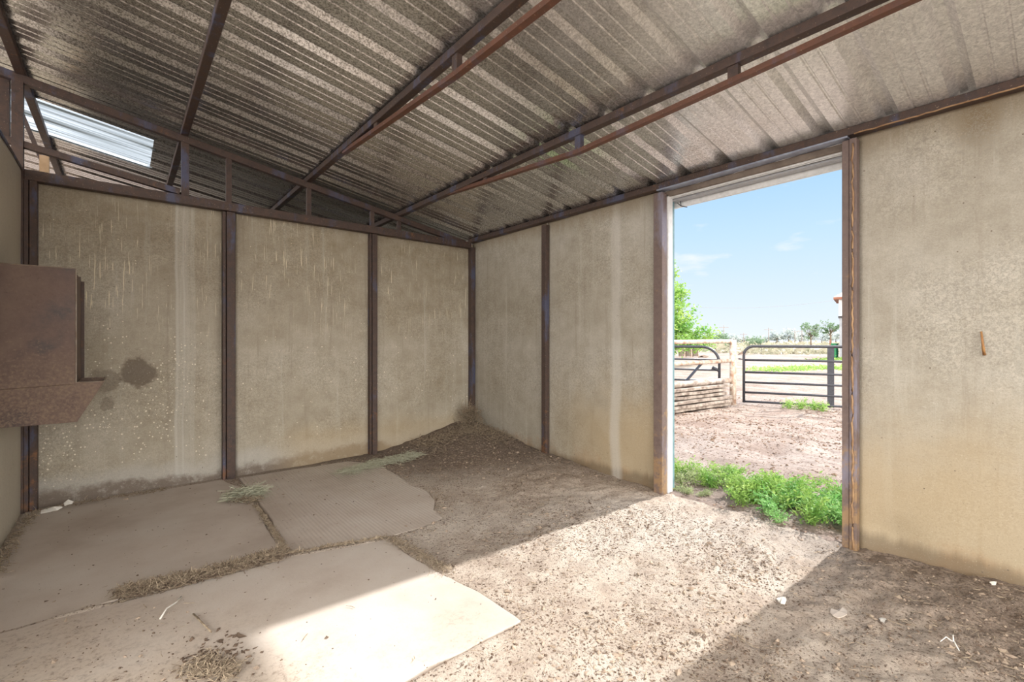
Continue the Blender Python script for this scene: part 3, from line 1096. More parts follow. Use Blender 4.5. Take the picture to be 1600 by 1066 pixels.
# ------------------------------------------------------------------ feeder on the left wall
def feeder():
    f = empty('wall_feeder', (XL, 3.8, 0.68), 'rusty brown steel hay feeder with angled trough hung on the left wall', 'feeder')
    YA, YC = 3.60, 4.04
    xw, xf, xt, xb = XL + 0.012, -0.205, -0.085, -0.20
    zt, zm, zb = 1.548, 0.905, 0.685
    fm = Mat('brown_feeder_steel', 0.55, 0.35)
    p = fm.geo()
    a = fm.noise(4, 6, 0.65, p)
    s = fm.noise(70, 5, 0.75, p)
    z = fm.sep(p)[2]
    c = fm.ramp(a, [(0.36, (0.06, 0.045, 0.045)), (0.5, (0.135, 0.09, 0.076)), (0.64, (0.19, 0.135, 0.11))])
    k = fm.math('ADD', fm.rangemap(z, 1.25, 0.85, 0.0, 0.12), s)
    c = fm.mix(fm.rangemap(k, 0.56, 0.76, 0, 0.5), c, (0.30, 0.22, 0.15))
    c = fm.mix(fm.rangemap(s, 0.42, 0.3, 0, 0.5), c, (0.06, 0.04, 0.035))
    fm.color(c)
    fm.rough(fm.rangemap(a, 0.3, 0.7, 0.45, 0.7))
    fm.bump(s, 0.25, 0.002)
    mt = fm.m

    def end_plate(y):
        m = MB()
        prof = [(xw, zt), (xf, zt), (xf, zm), (xt, zm), (xb, zb), (xw, zb)]
        n = len(prof)
        vs = [(x, y - 0.0025, z) for x, z in prof] + [(x, y + 0.0025, z) for x, z in prof]
        # two convex quads/pentagons per side keep the L shape clean
        fr = [(0, 1, 2, 5), (2, 3, 4, 5)]
        fs = [tuple(q) for q in fr] + [tuple(i + n for i in reversed(q)) for q in fr]
        for i in range(n):
            j = (i + 1) % n
            fs.append((i, i + n, j + n, j))
        m.add(vs, fs)
        return m.build('end_plate', mt, f)

    end_plate(YA)
    end_plate(YC)
    m = MB()
    m.box(xf - 0.003, xf, YA, YC, zm, zt - 0.02)
    m.build('front_sheet', mt, f)
    m = MB()
    m.beam((xt, (YA + YC) / 2, zm), (xb, (YA + YC) / 2, zb), YC - YA, 0.004, up=(-0.88, 0, 0.47))
    m.build('trough_front', mt, f)
    m = MB()
    m.box(xw, xb, YA, YC, zb - 0.002, zb + 0.003)
    m.build('trough_bottom', mt, f)
    m = MB()
    m.box(xf, xf + 0.05, YA + 0.01, YC - 0.01, zm - 0.12, zm - 0.115)
    m.build('trough_shelf', mt, f)
    # pale worn lips
    lip = plain('worn_bright_edge', (0.42, 0.36, 0.31), (0.25, 0.19, 0.15), 0.4, 0.5)
    m = MB()
    m.tube([(xf + 0.002, YA - 0.003, zt), (xf + 0.002, YA - 0.003, zm + 0.004)], 0.0035, 6)
    m.tube([(xf, YA - 0.003, zm + 0.001), (xt, YA - 0.003, zm + 0.001)], 0.0035, 6)
    m.tube([(xt, YA, zm), (xt, YC, zm)], 0.004, 6)
    m.tube([(xw, YA - 0.003, zt), (xf, YA - 0.003, zt)], 0.003, 6)
    m.build('edge_lip', lip, f)
    m = MB()
    m.box(xf + 0.0, xf + 0.016, YC - 0.006, YC + 0.004, zm, zt - 0.03)
    m.build('corner_flange', M['rust'], f)
    m = MB()
    m.tube([(xw, YA - 0.003, zm - 0.02), (xf - 0.01, YA - 0.003, zm - 0.008)], 0.002, 5)
    m.build('seam_weld', mt, f)
    m = MB()
    m.tube([(XL - 0.0, 3.56, 0.68), (XL + 0.012, 3.57, 1.55)], 0.008, 6)
    m.build('mounting_rod', M['rust'], f)


feeder()


# ------------------------------------------------------------------ floor litter
def clods(name, X, Y, S, mat, zoff=None, squash=0.6):
    n = len(X)
    base = np.array([(1, 0, 0), (-1, 0, 0), (0, 1, 0), (0, -1, 0), (0, 0, 1), (0, 0, -1)], float)
    F = np.array([(0, 2, 4), (2, 1, 4), (1, 3, 4), (3, 0, 4), (2, 0, 5), (1, 2, 5), (3, 1, 5), (0, 3, 5)])
    ang = rng.random(n) * 6.28
    sx = S * rng.uniform(0.7, 1.5, n)
    sy = S * rng.uniform(0.5, 1.0, n)
    sz = S * rng.uniform(0.4, 0.9, n) * squash
    B = base[None] * np.stack([sx, sy, sz], -1)[:, None, :]
    B += rng.normal(0, 0.18, B.shape) * S[:, None, None]
    ca, sa = np.cos(ang), np.sin(ang)
    x = B[..., 0] * ca[:, None] - B[..., 1] * sa[:, None]
    y = B[..., 0] * sa[:, None] + B[..., 1] * ca[:, None]
    Z = height(X, Y) if zoff is None else zoff
    V = np.stack([x + X[:, None], y + Y[:, None], B[..., 2] + (Z + S * 0.12)[:, None]], -1).reshape(-1, 3)
    FF = (F[None] + (np.arange(n) * 6)[:, None, None]).reshape(-1, 3)
    return mesh_np(name, V, FF, mat)


def straws(name, X, Y, L, mat, zspread=0.008, z0=None, tilt=0.12, w=0.0016):
    """thin four sided stalks, bent once in the middle"""
    n = len(X)
    ang = rng.random(n) * 6.28
    el = rng.normal(0, tilt, n)
    d = np.stack([np.cos(ang) * np.cos(el), np.sin(ang) * np.cos(el), np.sin(el)], -1)
    Z = (height(X, Y) if z0 is None else z0) + np.abs(rng.normal(0, zspread, n)) + 0.003
    C = np.stack([X, Y, Z + np.abs(np.sin(el)) * L * 0.5], -1)
    side = np.stack([-np.sin(ang), np.cos(ang), np.zeros(n)], -1)
    bend = rng.normal(0, 0.10, n)
    P = [C - d * L[:, None] / 2, C + side * (bend * L)[:, None], C + d * L[:, None] / 2]
    W = w * rng.uniform(0.7, 1.6, n)
    up = np.array([0, 0, 1.0])
    V = []
    for p in P:
        V += [p - side * W[:, None], p + up * W[:, None] * 0.8, p + side * W[:, None]]
    V = np.stack(V, 1).reshape(-1, 3)
    q = []
    for k in (0, 3):
        for i in range(3):
            j = (i + 1) % 3
            q.append((k + i, k + j, k + 3 + j, k + 3 + i))
    FF = (np.array(q)[None] + (np.arange(n) * 9)[:, None, None]).reshape(-1, 4)
    return mesh_np(name, V, FF, mat)


def surf(X, Y):
    """top of mats or soil"""
    md = on_mats(X, Y)
    return np.where(md > 0, 0.009, height(X, Y))


def scatter(n, x0, x1, y0, y1, dens):
    X = rng.uniform(x0, x1, n)
    Y = rng.uniform(y0, y1, n)
    k = rng.random(n) < dens(X, Y)
    return X[k], Y[k]


def soil_density(X, Y):
    md = on_mats(X, Y)
    d = np.where(md > -0.005, 0.012, 0.45 + 1.1 * vnoise(X, Y, 0.35, 50) + 0.5 * vnoise(X, Y, 0.12, 51))
    d = d + np.where(md > -0.005, 0, 0.35 * sstep(4.2, 5.2, X * 0.75 + Y * 0.9))
    d = d + np.where((md <= -0.005) & (X - 0.9 * Y > 2.1), 0.25, 0)
    d = d + np.where((md < -0.005) & (md > -0.10), 0.35, 0)
    d = d + 0.10 * sstep(0.4, 0.0, X) * sstep(2.6, 2.3, Y)
    return d


X, Y = scatter(90000, -0.48, 3.1, -0.1, 4.4, soil_density)
S = np.clip(rng.lognormal(-5.7, 0.42, len(X)), 0.0015, 0.010)
tag(clods('dung_crumbs', X, Y, S, M['clod'], surf(X, Y)), 'dark crumbs of dry dung and soil strewn over the stall floor', 'crumbs', kind='stuff')
X, Y = scatter(30000, -0.48, 3.1, -0.1, 4.4, lambda a, b: soil_density(a, b) * 0.8)
S = np.clip(rng.lognormal(-5.3, 0.5, len(X)), 0.002, 0.016)
tag(clods('soil_clods', X, Y, S, plain('pale_soil_clod', (0.46, 0.37, 0.29), (0.30, 0.23, 0.18), 0.95, 0, 50), surf(X, Y)),
    'pale dry soil clods lying loose on the stall floor', 'soil clods', kind='stuff')
X, Y = scatter(16000, -0.48, 3.1, 0.0, 4.42, lambda a, b: soil_density(a, b) * 0.5)
tag(straws('loose_straw', X, Y, rng.uniform(0.012, 0.05, len(X)), M['straw'], 0.004, surf(X, Y), 0.08, 0.0012),
    'short loose straw bits scattered over the stall dirt', 'straw', kind='stuff')
X, Y = scatter(30000, 3.17, 9.5, -0.5, 6.5, lambda a, b: 0.5 + 1.2 * vnoise(a, b, 0.6, 52))
S = np.clip(rng.lognormal(-4.6, 0.4, len(X)), 0.004, 0.03)
zy = height(X, Y) + (vnoise(X, Y, 0.5, 6) * 0.05 + vnoise(X, Y, 0.16, 8) * 0.03) * sstep(3.6, 5.5, X)
tag(clods('yard_clods', X, Y, S, plain('yard_clod', (0.30, 0.21, 0.155), (0.15, 0.10, 0.075), 0.95, 0, 40), zy),
    'brown dirt clods strewn over the sunlit yard outside the doorway', 'soil clods', kind='stuff')


def pile(name, line, n, width, hgt, L, mat, label, cat='hay', tilt=0.35, w=0.0016):
    """hay heaped along a line of points"""
    line = [np.array(p) for p in line]
    seg = [np.linalg.norm(b - a) for a, b in zip(line[:-1], line[1:])]
    tot = sum(seg) or 1
    X, Y, Zz = [], [], []
    for _ in range(n):
        t = random.random() * tot
        for i, s in enumerate(seg):
            if t <= s:
                break
            t -= s
        p = line[i] + (line[i + 1] - line[i]) * (t / max(seg[i], 1e-6))
        o = random.gauss(0, 0.45)
        dd = (line[i + 1] - line[i]) / max(seg[i], 1e-6)
        X.append(p[0] - dd[1] * o * width + random.gauss(0, width * 0.25))
        Y.append(p[1] + dd[0] * o * width + random.gauss(0, width * 0.25))
        Zz.append(max(0, hgt * math.exp(-o * o * 2)) * random.random())
    X = np.clip(np.array(X), -0.49, 3.09)
    Y = np.clip(np.array(Y), -9, 4.40)
    return tag(straws(name, X, Y, rng.uniform(L * 0.4, L, len(X)), mat, 0.002, surf(X, Y) + np.array(Zz), tilt, w), label, cat, kind='stuff')


pile('hay_tuft', [(0.60, 3.86), (0.78, 3.84)], 340, 0.085, 0.045, 0.2, M['hay_green'], 'small tuft of grey-green hay lying at the left end of the ribbed mat', w=0.0020, tilt=0.13)
pile('hay_tuft_base', [(0.62, 3.80), (0.72, 3.66)], 260, 0.06, 0.02, 0.06, M['straw'], 'brown chaff under the grey-green hay tuft')
pile('seam_hay', [(0.655, 2.67), (0.45, 2.665), (0.30, 2.665), (0.10, 2.69), (-0.02, 2.70)], 3600, 0.05, 0.035, 0.05, M['straw'],
     'heaped strip of old brown hay along the seam between the left mat and the front mat', w=0.0010)
pile('seam_humus', [(0.655, 2.67), (0.45, 2.665), (0.30, 2.665), (0.10, 2.69), (-0.02, 2.70)], 1500, 0.05, 0.02, 0.045, M['clod'],
     'dark rotted stalks mixed into the heaped seam hay')
pile('seam_chaff', [(0.70, 3.6), (0.69, 3.1), (0.67, 2.69)], 700, 0.013, 0.008, 0.03, M['straw'], 'thin line of chaff in the seam between the left mat and the ribbed mat')
pile('seam_chaff', [(0.67, 2.66), (0.9, 2.60), (1.16, 2.52)], 420, 0.012, 0.006, 0.03, M['straw'], 'thin line of chaff in the seam in front of the ribbed mat')
pile('edge_litter', [(1.17, 2.50), (1.20, 2.2), (1.22, 1.95)], 700, 0.04, 0.014, 0.04, M['straw'], 'brown straw litter along the right edge of the front mat', w=0.0009)
pile('hay_streak', [(1.42, 3.95), (1.8, 4.08), (2.2, 4.1)], 900, 0.10, 0.03, 0.13, M['hay_green'], 'long streak of grey hay at the back end of the ribbed mat', w=0.0014, tilt=0.1)
pile('corner_hay', [(2.92, 4.30), (3.05, 4.36)], 420, 0.12, 0.17, 0.16, M['straw'], 'wispy heap of hay piled in the far corner of the stall', tilt=0.6)
pile('corner_bedding', [(2.3, 4.2), (2.9, 4.2), (3.0, 3.7)], 1300, 0.22, 0.02, 0.09, M['straw'], 'thin bedding straw spread over the soil mound in the far corner')
pile('wall_litter', [(-0.47, 3.3), (-0.47, 4.0), (-0.44, 4.38), (-0.1, 4.40), (0.25, 4.39)], 520, 0.03, 0.012, 0.05, M['straw'], 'brown litter gathered along the foot of the left corner walls')
pile('dung_straw', [(0.19, 1.98), (0.23, 1.88), (0.30, 1.82)], 600, 0.055, 0.012, 0.04, M['straw'], 'patch of brown dung and straw at the left edge of the sunlit mat', w=0.0010)
X = rng.normal(0.24, 0.06, 220)
Y = rng.normal(1.93, 0.09, 220)
tag(clods('dung_patch', X, Y, np.clip(rng.lognormal(-4.9, 0.35, 220), 0.003, 0.014), M['clod'], surf(X, Y)), 'dark crumbled dung patch left of the sunlit mat', 'dung', kind='stuff')

# single sticks and scraps
b = MB()
b.tube([(0.116, 2.373, 0.012), (0.14, 2.43, 0.02), (0.175, 2.46, 0.02), (0.197, 2.512, 0.016)], 0.004, 6, 0.0025)
tag(b.build('husk_sliver', M['scrap'], None, True), 'pale bent sliver of husk lying in front of the heaped seam hay', 'husk')
b = MB()
b.tube([(0.222, 2.313, 0.02), (0.24, 2.22, 0.022), (0.262, 2.128, 0.018)], 0.0035, 6)
tag(b.build('twig', M['straw'], None, True), 'short straight brown twig on the dusty front mat', 'twig')


def flake(name, x, y, s, mat, label, cat, h=0.02, seed=0):
    r = random.Random(seed)
    n = 9
    z = float(surf(np.array([x]), np.array([y]))[0])
    vs = [(x + s * 0.1, y, z + h)]
    for k in range(n):
        a = 6.283 * k / n
        rr = s * r.uniform(0.55, 1.1)
        vs.append((x + math.cos(a) * rr, y + math.sin(a) * rr * 0.6, z + 0.002 + r.uniform(0, h * 0.7)))
    for k in range(n):
        v = vs[1 + k]
        vs.append((v[0], v[1], v[2] - 0.004))
    fs = []
    for k in range(n):
        j = (k + 1) % n
        fs.append((0, 1 + k, 1 + j))
        fs.append((1 + k, 1 + n + k, 1 + n + j, 1 + j))
    fs.append(tuple(range(2 * n, n, -1)))
    m = MB()
    m.add(vs, fs)
    return tag(m.build(name, mat), label, cat)


flake('scrap_flake', 2.246, 0.829, 0.035, M['scrap'], 'white scrap flake lying at the right edge of the sunlit dirt', 'scrap', 0.018, 1)
flake('dust_lump', 2.322, 0.637, 0.05, M['mat_smooth'], 'grey dusty flat lump in the shade right of the white scrap flake', 'lump', 0.008, 2)
flake('pale_chip', 2.41, 0.504, 0.03, M['scrap'], 'small pale chip in the shaded dirt in front of the right wall', 'chip', 0.006, 3)
flake('bone_chip', 3.04, 0.235, 0.022, M['scrap'], 'small pale chip at the foot of the right wall', 'chip', 0.01, 4)
flake('husk_lump', -0.36, 4.34, 0.055, M['scrap'], 'pale dry husk lump on the floor in the left corner', 'husk', 0.03, 5)
flake('husk_lump', -0.29, 4.39, 0.03, M['scrap'], 'smaller pale husk leaning behind the larger one in the left corner', 'husk', 0.05, 6)
b = MB()
for q, a in enumerate((0.2, 1.9, 3.4)):
    pass
    b.tube([(2.35, 0.285, 0.03), (2.35 + 0.025 * math.cos(a), 0.285 + 0.02 * math.sin(a), 0.045), (2.35 + 0.055 * math.cos(a + .3), 0.285 + 0.04 * math.sin(a + .3), 0.03)], 0.003, 5, 0.0015)
tag(b.build('pale_root_bit', M['scrap'], None, True), 'pale branching root bit on the dark dirt near the bottom right', 'root')
b = MB()
b.tube([(3.128, 0.283, 1.185), (3.122, 0.278, 1.14), (3.112, 0.274, 1.10), (3.128, 0.272, 1.075)], 0.004, 6, 0.007)
tag(b.build('rusty_hook', plain('orange_hook_rust', (0.45, 0.24, 0.09), (0.3, 0.14, 0.06), 0.7), None, True), 'small rusty hook sticking out of the right wall panel', 'hook')
b = MB()
b.tube([(3.24, 1.93, 2.19), (3.24, 1.90, 2.16), (3.24, 1.85, 2.14)], 0.003, 5)
b.tube([(3.24, 1.90, 2.16), (3.25, 1.91, 2.20)], 0.003, 5)
tag(b.build('track_wire', M['gate'], None, True), 'thin bent wire poking down at the left end of the door track', 'wire')


# ------------------------------------------------------------------ weeds by the doorway
def leaf_quads(P, N, S, asp=0.5):
    """diamond leaves at P with random orientation"""
    n = len(P)
    a = rng.normal(size=(n, 3))
    a[:, 2] *= 0.6
    a /= np.linalg.norm(a, axis=1)[:, None]
    b = np.cross(a, rng.normal(size=(n, 3)))
    b /= np.linalg.norm(b, axis=1)[:, None]
    c = np.cross(a, b)
    V = np.stack([P - a * S[:, None], P + b * S[:, None] * asp + c * S[:, None] * 0.12, P + a * S[:, None], P - b * S[:, None] * asp + c * S[:, None] * 0.12], 1)
    F = np.arange(n * 4).reshape(-1, 4)
    return V.reshape(-1, 3), F


def make_weed(seed, mat, hgt, rad, nstem, leaf):
    r = random.Random(seed)
    e = empty('weed_plant', (0, 0, 0))
    st = MB()
    P, S = [], []
    for k in range(nstem):
        a = r.random() * 6.28
        out = rad * r.uniform(0.2, 1.0)
        hh = hgt * r.uniform(0.6, 1.1) * (1 - 0.35 * out / rad)
        pts = [(0.01 * math.cos(a), 0.01 * math.sin(a), -0.02), (out * 0.4 * math.cos(a), out * 0.4 * math.sin(a), hh * 0.5),
               (out * math.cos(a), out * math.sin(a), hh)]
        st.tube(pts, 0.0022, 4, 0.001)
        for q in range(26):
            t = 0.22 + 0.78 * r.random()
            p = Vector(pts[0]).lerp(Vector(pts[1]), t * 2) if t < 0.5 else Vector(pts[1]).lerp(Vector(pts[2]), t * 2 - 1)
            sp = 0.028 * (1.25 - t * 0.6)
            P.append((p.x + r.gauss(0, sp), p.y + r.gauss(0, sp), max(0.004, p.z + r.gauss(0, 0.014))))
            S.append(leaf * r.uniform(0.6, 1.25))
    st.build('stem', mat, e)
    V, F = leaf_quads(np.array(P), None, np.array(S), 0.34)
    o = mesh_np('foliage', V, F, mat)
    o.parent = e
    return e


protos = [make_weed(11, M['weed'], 0.19, 0.12, 13, 0.015), make_weed(12, M['weed'], 0.15, 0.10, 11, 0.014), make_weed(13, M['weed_blue'], 0.17, 0.12, 12, 0.015),
          make_weed(14, M['weed_dull'], 0.12, 0.10, 8, 0.012), make_weed(15, M['weed_dull'], 0.05, 0.06, 6, 0.010)]
proto_used = [False] * 5


def place_weed(k, x, y, s, rot, label, group):
    src = protos[k]
    if not proto_used[k]:
        e = src
        proto_used[k] = True
    else:
        e = src.copy()
        COL.objects.link(e)
        for ch in src.children:
            c = ch.copy()
            COL.objects.link(c)
            c.parent = e
    z = float(height(np.array([x]), np.array([y]))[0])
    e.location = (x, y, z)
    e.scale = (s, s, s)
    e.rotation_euler = (0, 0, rot)
    return tag(e, label, 'weed', group)


wr_ = random.Random(3)


def weeds(n, line, width, kinds, label, group, smin=0.8, smax=1.25):
    for _ in range(n):
        t = wr_.random() * (len(line) - 1)
        i = min(int(t), len(line) - 2)
        a, b_ = line[i], line[i + 1]
        f = t - i
        x = a[0] + (b_[0] - a[0]) * f + wr_.gauss(0, width)
        y = a[1] + (b_[1] - a[1]) * f + wr_.gauss(0, width * 0.6)
        place_weed(wr_.choice(kinds), max(3.28, x), y, wr_.uniform(smin, smax), wr_.random() * 6.28, label, group)


weeds(15, [(3.42, 1.64), (3.75, 1.42), (3.45, 1.46)], 0.11, [0, 1], 'yellow-green weed in the dense clump left of centre in the doorway', 'yellow-green weeds in the doorway', 0.9, 1.25)
weeds(30, [(3.38, 1.22), (3.95, 1.22), (3.5, 1.02), (3.85, 0.92), (3.42, 0.90)], 0.12, [2, 0, 2, 1], 'bright green weed in the thick patch reaching the right door jamb', 'bright weeds by the right jamb', 0.85, 1.2)
weeds(22, [(3.55, 2.12), (3.75, 1.92), (3.78, 1.72)], 0.09, [3, 3, 1], 'thin dull green weed at the left end of the doorway patch', 'dull weeds by the left jamb', 0.8, 1.1)
weeds(7, [(3.30, 1.98), (3.32, 1.72)], 0.04, [4, 3], 'tiny dry weed on the threshold left of the dense clump', 'tiny dry weeds on the threshold', 0.5, 0.8)
place_weed(2, 3.19, 1.20, 0.62, 1.0, 'small single green weed standing in front of the doorway patch', None)
place_weed(4, 4.42, 1.30, 0.9, 1.0, 'lone low weed in the yard behind the right end of the doorway patch', None)
for x, y, k, s in ((8.25, 4.12, 3, 1.6), (8.05, 4.2, 3, 1.5), (7.9, 4.15, 3, 1.5), (7.7, 4.2, 3, 1.2)):
    place_weed(k, x, y, s, x, 'grey-green weed at the foot of the board stack near the fence post', 'weeds by the board stack')
for x, y, k, s in ((8.45, 3.02, 1, 1.3), (8.5, 2.86, 0, 1.2), (8.6, 2.70, 1, 1.3), (8.62, 2.58, 1, 1.2)):
    place_weed(k, x, y, s, y, 'green weed growing under the bottom rail of the right gate', 'weeds under the gate')


# ------------------------------------------------------------------ yard gates and fence
def gate_right():
    A = Vector((8.58, 3.80, 0))
    B = Vector((9.62, 1.35, 0))
    d = (B - A).normalized()
    L = (B - A).length
    e = empty('pipe_gate', A, 'dark tube gate closing the right side of the yard, with a flat upright', 'gate', None)
    zt, zl = 1.045, 0.035
    R = 0.024
    m = MB()
    r = 0.16
    arc = [A + d * (r - r * math.cos(t)) + Vector((0, 0, zt - r + r * math.sin(t))) for t in np.linspace(0, math.pi / 2, 8)]
    arc2 = [B - d * (r - r * math.cos(t)) + Vector((0, 0, zt - r + r * math.sin(t))) for t in np.linspace(math.pi / 2, 0, 8)]
    m.tube([A + Vector((0, 0, zl))] + arc + arc2 + [B + Vector((0, 0, zl))], R, 8)
    m.build('gate_frame', M['gate'], e, True)
    for z in (0.80, 0.58, 0.40, 0.22, 0.055):
        m = MB()
        m.tube([A + Vector((0, 0, z)) + d * 0.01, B + Vector((0, 0, z)) - d * 0.01], 0.019, 8)
        m.build('rail', M['gate'], e, True)
    for t in (1.30, 2.4):
        m = MB()
        c = A + d * t
        m.beam(c + Vector((0, 0, 0.03)), c + Vector((0, 0, zt)), 0.095, 0.02, up=d.cross(Vector((0, 0, 1))))
        m.build('upright', M['gate'], e)
    m = MB()
    m.tube([A + d * -0.09 + Vector((0, 0, 0.82)), A + d * 0.05 + Vector((0, 0, 0.80))], 0.012, 6)
    m.build('latch', M['gate'], e, True)


gate_right()


def gate_left():
    A = Vector((8.32, 4.12, 0))
    B = Vector((7.55, 6.2, 0))
    d = (B - A).normalized()
    e = empty('pipe_gate', A, 'dark tube gate behind the pale pipe fence on the left', 'gate')
    zt = 1.035
    r = 0.3
    m = MB()
    arc = [A + d * (r - r * math.cos(t)) + Vector((0, 0, zt - r + r * math.sin(t))) for t in np.linspace(0, math.pi / 2, 9)]
    m.tube([A + Vector((0, 0, 0.1))] + arc + [B + Vector((0, 0, zt)), B + Vector((0, 0, 0.1))], 0.024, 8)
    m.build('gate_frame', M['gate'], e, True)
    for z in (0.80, 0.61, 0.41, 0.22):
        m = MB()
        m.tube([A + Vector((0, 0, z)), B + Vector((0, 0, z))], 0.018, 8)
        m.build('rail', M['gate'], e, True)
    m = MB()
    m.tube([A + Vector((0, 0, 0.60)), A + d * 0.12 + Vector((0, 0, 0.66))], 0.03, 6)
    m.build('latch', M['gate'], e, True)


gate_left()
b = MB()
b.tube([(8.44, 3.93, -0.1), (8.44, 3.93, 1.16)], 0.055, 12)
tag(b.build('fence_post', M['pipe'], None, True), 'thick pale fence post between the two dark gates', 'post')

pf = empty('pipe_fence', (7.2, 4.05, 0), 'pale rusty three-rail pipe fence running from the post towards the barn', 'fence')
P0 = Vector((8.36, 3.96, 0))
P1 = Vector((5.2, 4.22, 0))
for z, r in ((1.135, 0.036), (0.785, 0.036), (0.43, 0.042)):
    b = MB()
    b.tube([P0 + Vector((0, 0, z)), P0.lerp(P1, 0.5) + Vector((0, 0, z - 0.012)), P1 + Vector((0, 0, z))], r, 10)
    b.build('rail', M['pipe'], pf, True)
b = MB()
b.tube([P0 + Vector((0, 0, 1.135)), P0 + Vector((0.1, 0, 1.135))], 0.04, 10)
b.build('rail_cap', M['pipe'], pf, True)
b = MB()
b.beam((7.62, 4.07, 0.77), (6.98, 4.07, 0.42), 0.03, 0.03)
b.build('brace', M['gate'], pf)
b = MB()
b.tube([P1 + Vector((0, 0, -0.1)), P1 + Vector((0, 0, 1.17))], 0.05, 10)
b.build('end_post', M['pipe'], pf, True)

# stack of weathered boards and rails under the pipe fence
lvl = [(0.05, 'lowest'), (0.115, 'second'), (0.18, 'third'), (0.245, 'fourth'), (0.31, 'fifth'), (0.37, 'topmost')]
rr = random.Random(5)
for z, w in lvl:
    for j, side in enumerate(('front', 'rear')):
        y0 = 3.99 - 0.16 * (1 - j) * 1.0 + 0.02
        b = MB()
        x1 = 8.15 + rr.uniform(-0.22, 0.05)
        b.beam((5.4 + rr.uniform(-.2, .2), y0 + 0.20 + rr.uniform(-.03, .03), z + rr.uniform(-0.004, 0.004)), (x1, y0 + rr.uniform(-.03, .03), z + rr.uniform(-0.004, 0.004)),
               0.13, 0.048, seg=8, wob=0.006)
        o = b.build('weathered_board', M['old_wood'], bevel=0.006)
        tag(o, '%s of the %s row of weathered grey boards stacked under the pipe fence' % (w, side), 'board', 'weathered boards under the pipe fence')
b = MB()
b.tube([(5.3, 4.02, 0.47), (6.6, 3.98, 0.455), (8.0, 3.90, 0.45)], 0.052, 9)
tag(b.build('weathered_pole', M['old_wood'], None, True), 'round bleached pole lying on top of the board stack', 'pole')


# ------------------------------------------------------------------ trees, scrub and far things
def tree(name, base, crown, n, leaf, mat, label, trunk_h, branches=8, trunk_r=0.12, seed=0, clump=0.28, group=None):
    """crown: list of (cx, cy, cz, rx, ry, rz) blobs relative to the base"""
    r = random.Random(seed)
    e = empty(name, base, label, 'tree', group)
    t = MB()
    bx, by, bz = base
    t.tube([(bx, by, bz - 0.1), (bx + r.uniform(-.05, .05), by, bz + trunk_h * 0.5), (bx, by + .03, bz + trunk_h)], trunk_r, 7, trunk_r * 0.6)
    tips = []
    for c in crown:
        for k in range(branches):
            a = r.random() * 6.28
            u = r.uniform(0.4, 0.95)
            v = r.uniform(-0.5, 0.95)
            tip = Vector((bx + c[0] + c[3] * u * math.cos(a) * math.sqrt(max(0, 1 - v * v)), by + c[1] + c[4] * u * math.sin(a) * math.sqrt(max(0, 1 - v * v)), bz + c[2] + c[5] * v))
            st = Vector((bx, by, bz + trunk_h * r.uniform(0.6, 1.0)))
            mid = st.lerp(tip, 0.5) + Vector((0, 0, 0.1 * c[5]))
            t.tube([st, mid, tip], trunk_r * 0.3, 5, trunk_r * 0.06)
            tips.append((tip, c))
            tips.append((mid.lerp(tip, 0.5), c))
    t.build('trunk', M['bark'], e, True)
    P, S = [], []
    for _ in range(n):
        tip, c = r.choice(tips)
        s = clump * (c[3] + c[5]) / 2
        P.append((tip.x + r.gauss(0, s), tip.y + r.gauss(0, s), max(bz + 0.1, tip.z + r.gauss(0, s * 0.8))))
        S.append(leaf * r.uniform(0.6, 1.3))
    V, F = leaf_quads(np.array(P), None, np.array(S), 0.5)
    o = mesh_np('crown', V, F, mat)
    o.parent = e
    o.location = -Vector(base)
    return e


def at(px, py, d):
    """point seen in the direction of a photo pixel, at forward distance d"""
    l = (px - 800) / 731 * d
    return (0.6394 * d + 0.7688 * l, 0.7688 * d - 0.6394 * l, 1.14 + (533 - py) / 731 * d)


# big tree left of the doorway view, 22 m away
tx, ty, _ = at(1030, 560, 22)
tree('leafy_tree', (tx, ty, 0), [(0, 0, 2.0, 1.6, 1.6, 1.3), (0.2, -0.2, 3.3, 0.9, 0.9, 1.1), (1.0, -0.8, 1.2, 1.4, 1.2, 0.85), (0.25, -0.2, 4.4, 0.35, 0.35, 0.75)], 11000, 0.085, M['tree_leaf'],
     'bright green leafy tree at the left side of the doorway view', 1.3, 12, 0.13, 21, 0.2)
for i, (px, d, h, w, lab) in enumerate(((1112, 70, 1.9, 1.5, 'small round dark bush left of the one by the first power pole'), (1129, 75, 2.0, 1.6, 'small dark bush at the foot of the leftmost power pole'),
                                        (1177, 90, 1.5, 2.6, 'low dark bush on the horizon between the first two power poles'))):
    x, y, _ = at(px, 533, d)
    tree('round_bush', (x, y, 0), [(0, 0, h * 0.55, w, w, h * 0.5)], 420, 0.22, M['far_leaf'], lab, 0.5, 10, 0.1, 30 + i, 0.25)
x, y, _ = at(1267, 533, 80)
tree('field_tree', (x, y, 0), [(-0.9, 0.5, 3.4, 1.3, 1.2, 0.8), (0.8, -0.6, 3.2, 1.2, 1.1, 0.8), (0, 0, 2.0, 1.3, 1.2, 0.7)], 620, 0.17, M['far_leaf'],
     'lower open-crowned tree on the horizon, left of the taller one by the shed', 2.0, 6, 0.16, 41, 0.17)
x, y, _ = at(1298, 533, 80)
tree('field_tree', (x, y, 0), [(-0.5, 0.3, 4.2, 1.5, 1.3, 0.8), (0.9, -0.6, 3.3, 0.8, 0.8, 0.9), (-0.8, 0.8, 2.9, 0.8, 0.7, 0.5)], 620, 0.17, M['far_leaf'],
     'taller open-crowned tree on the horizon beside the shed', 2.8, 6, 0.18, 42, 0.16)
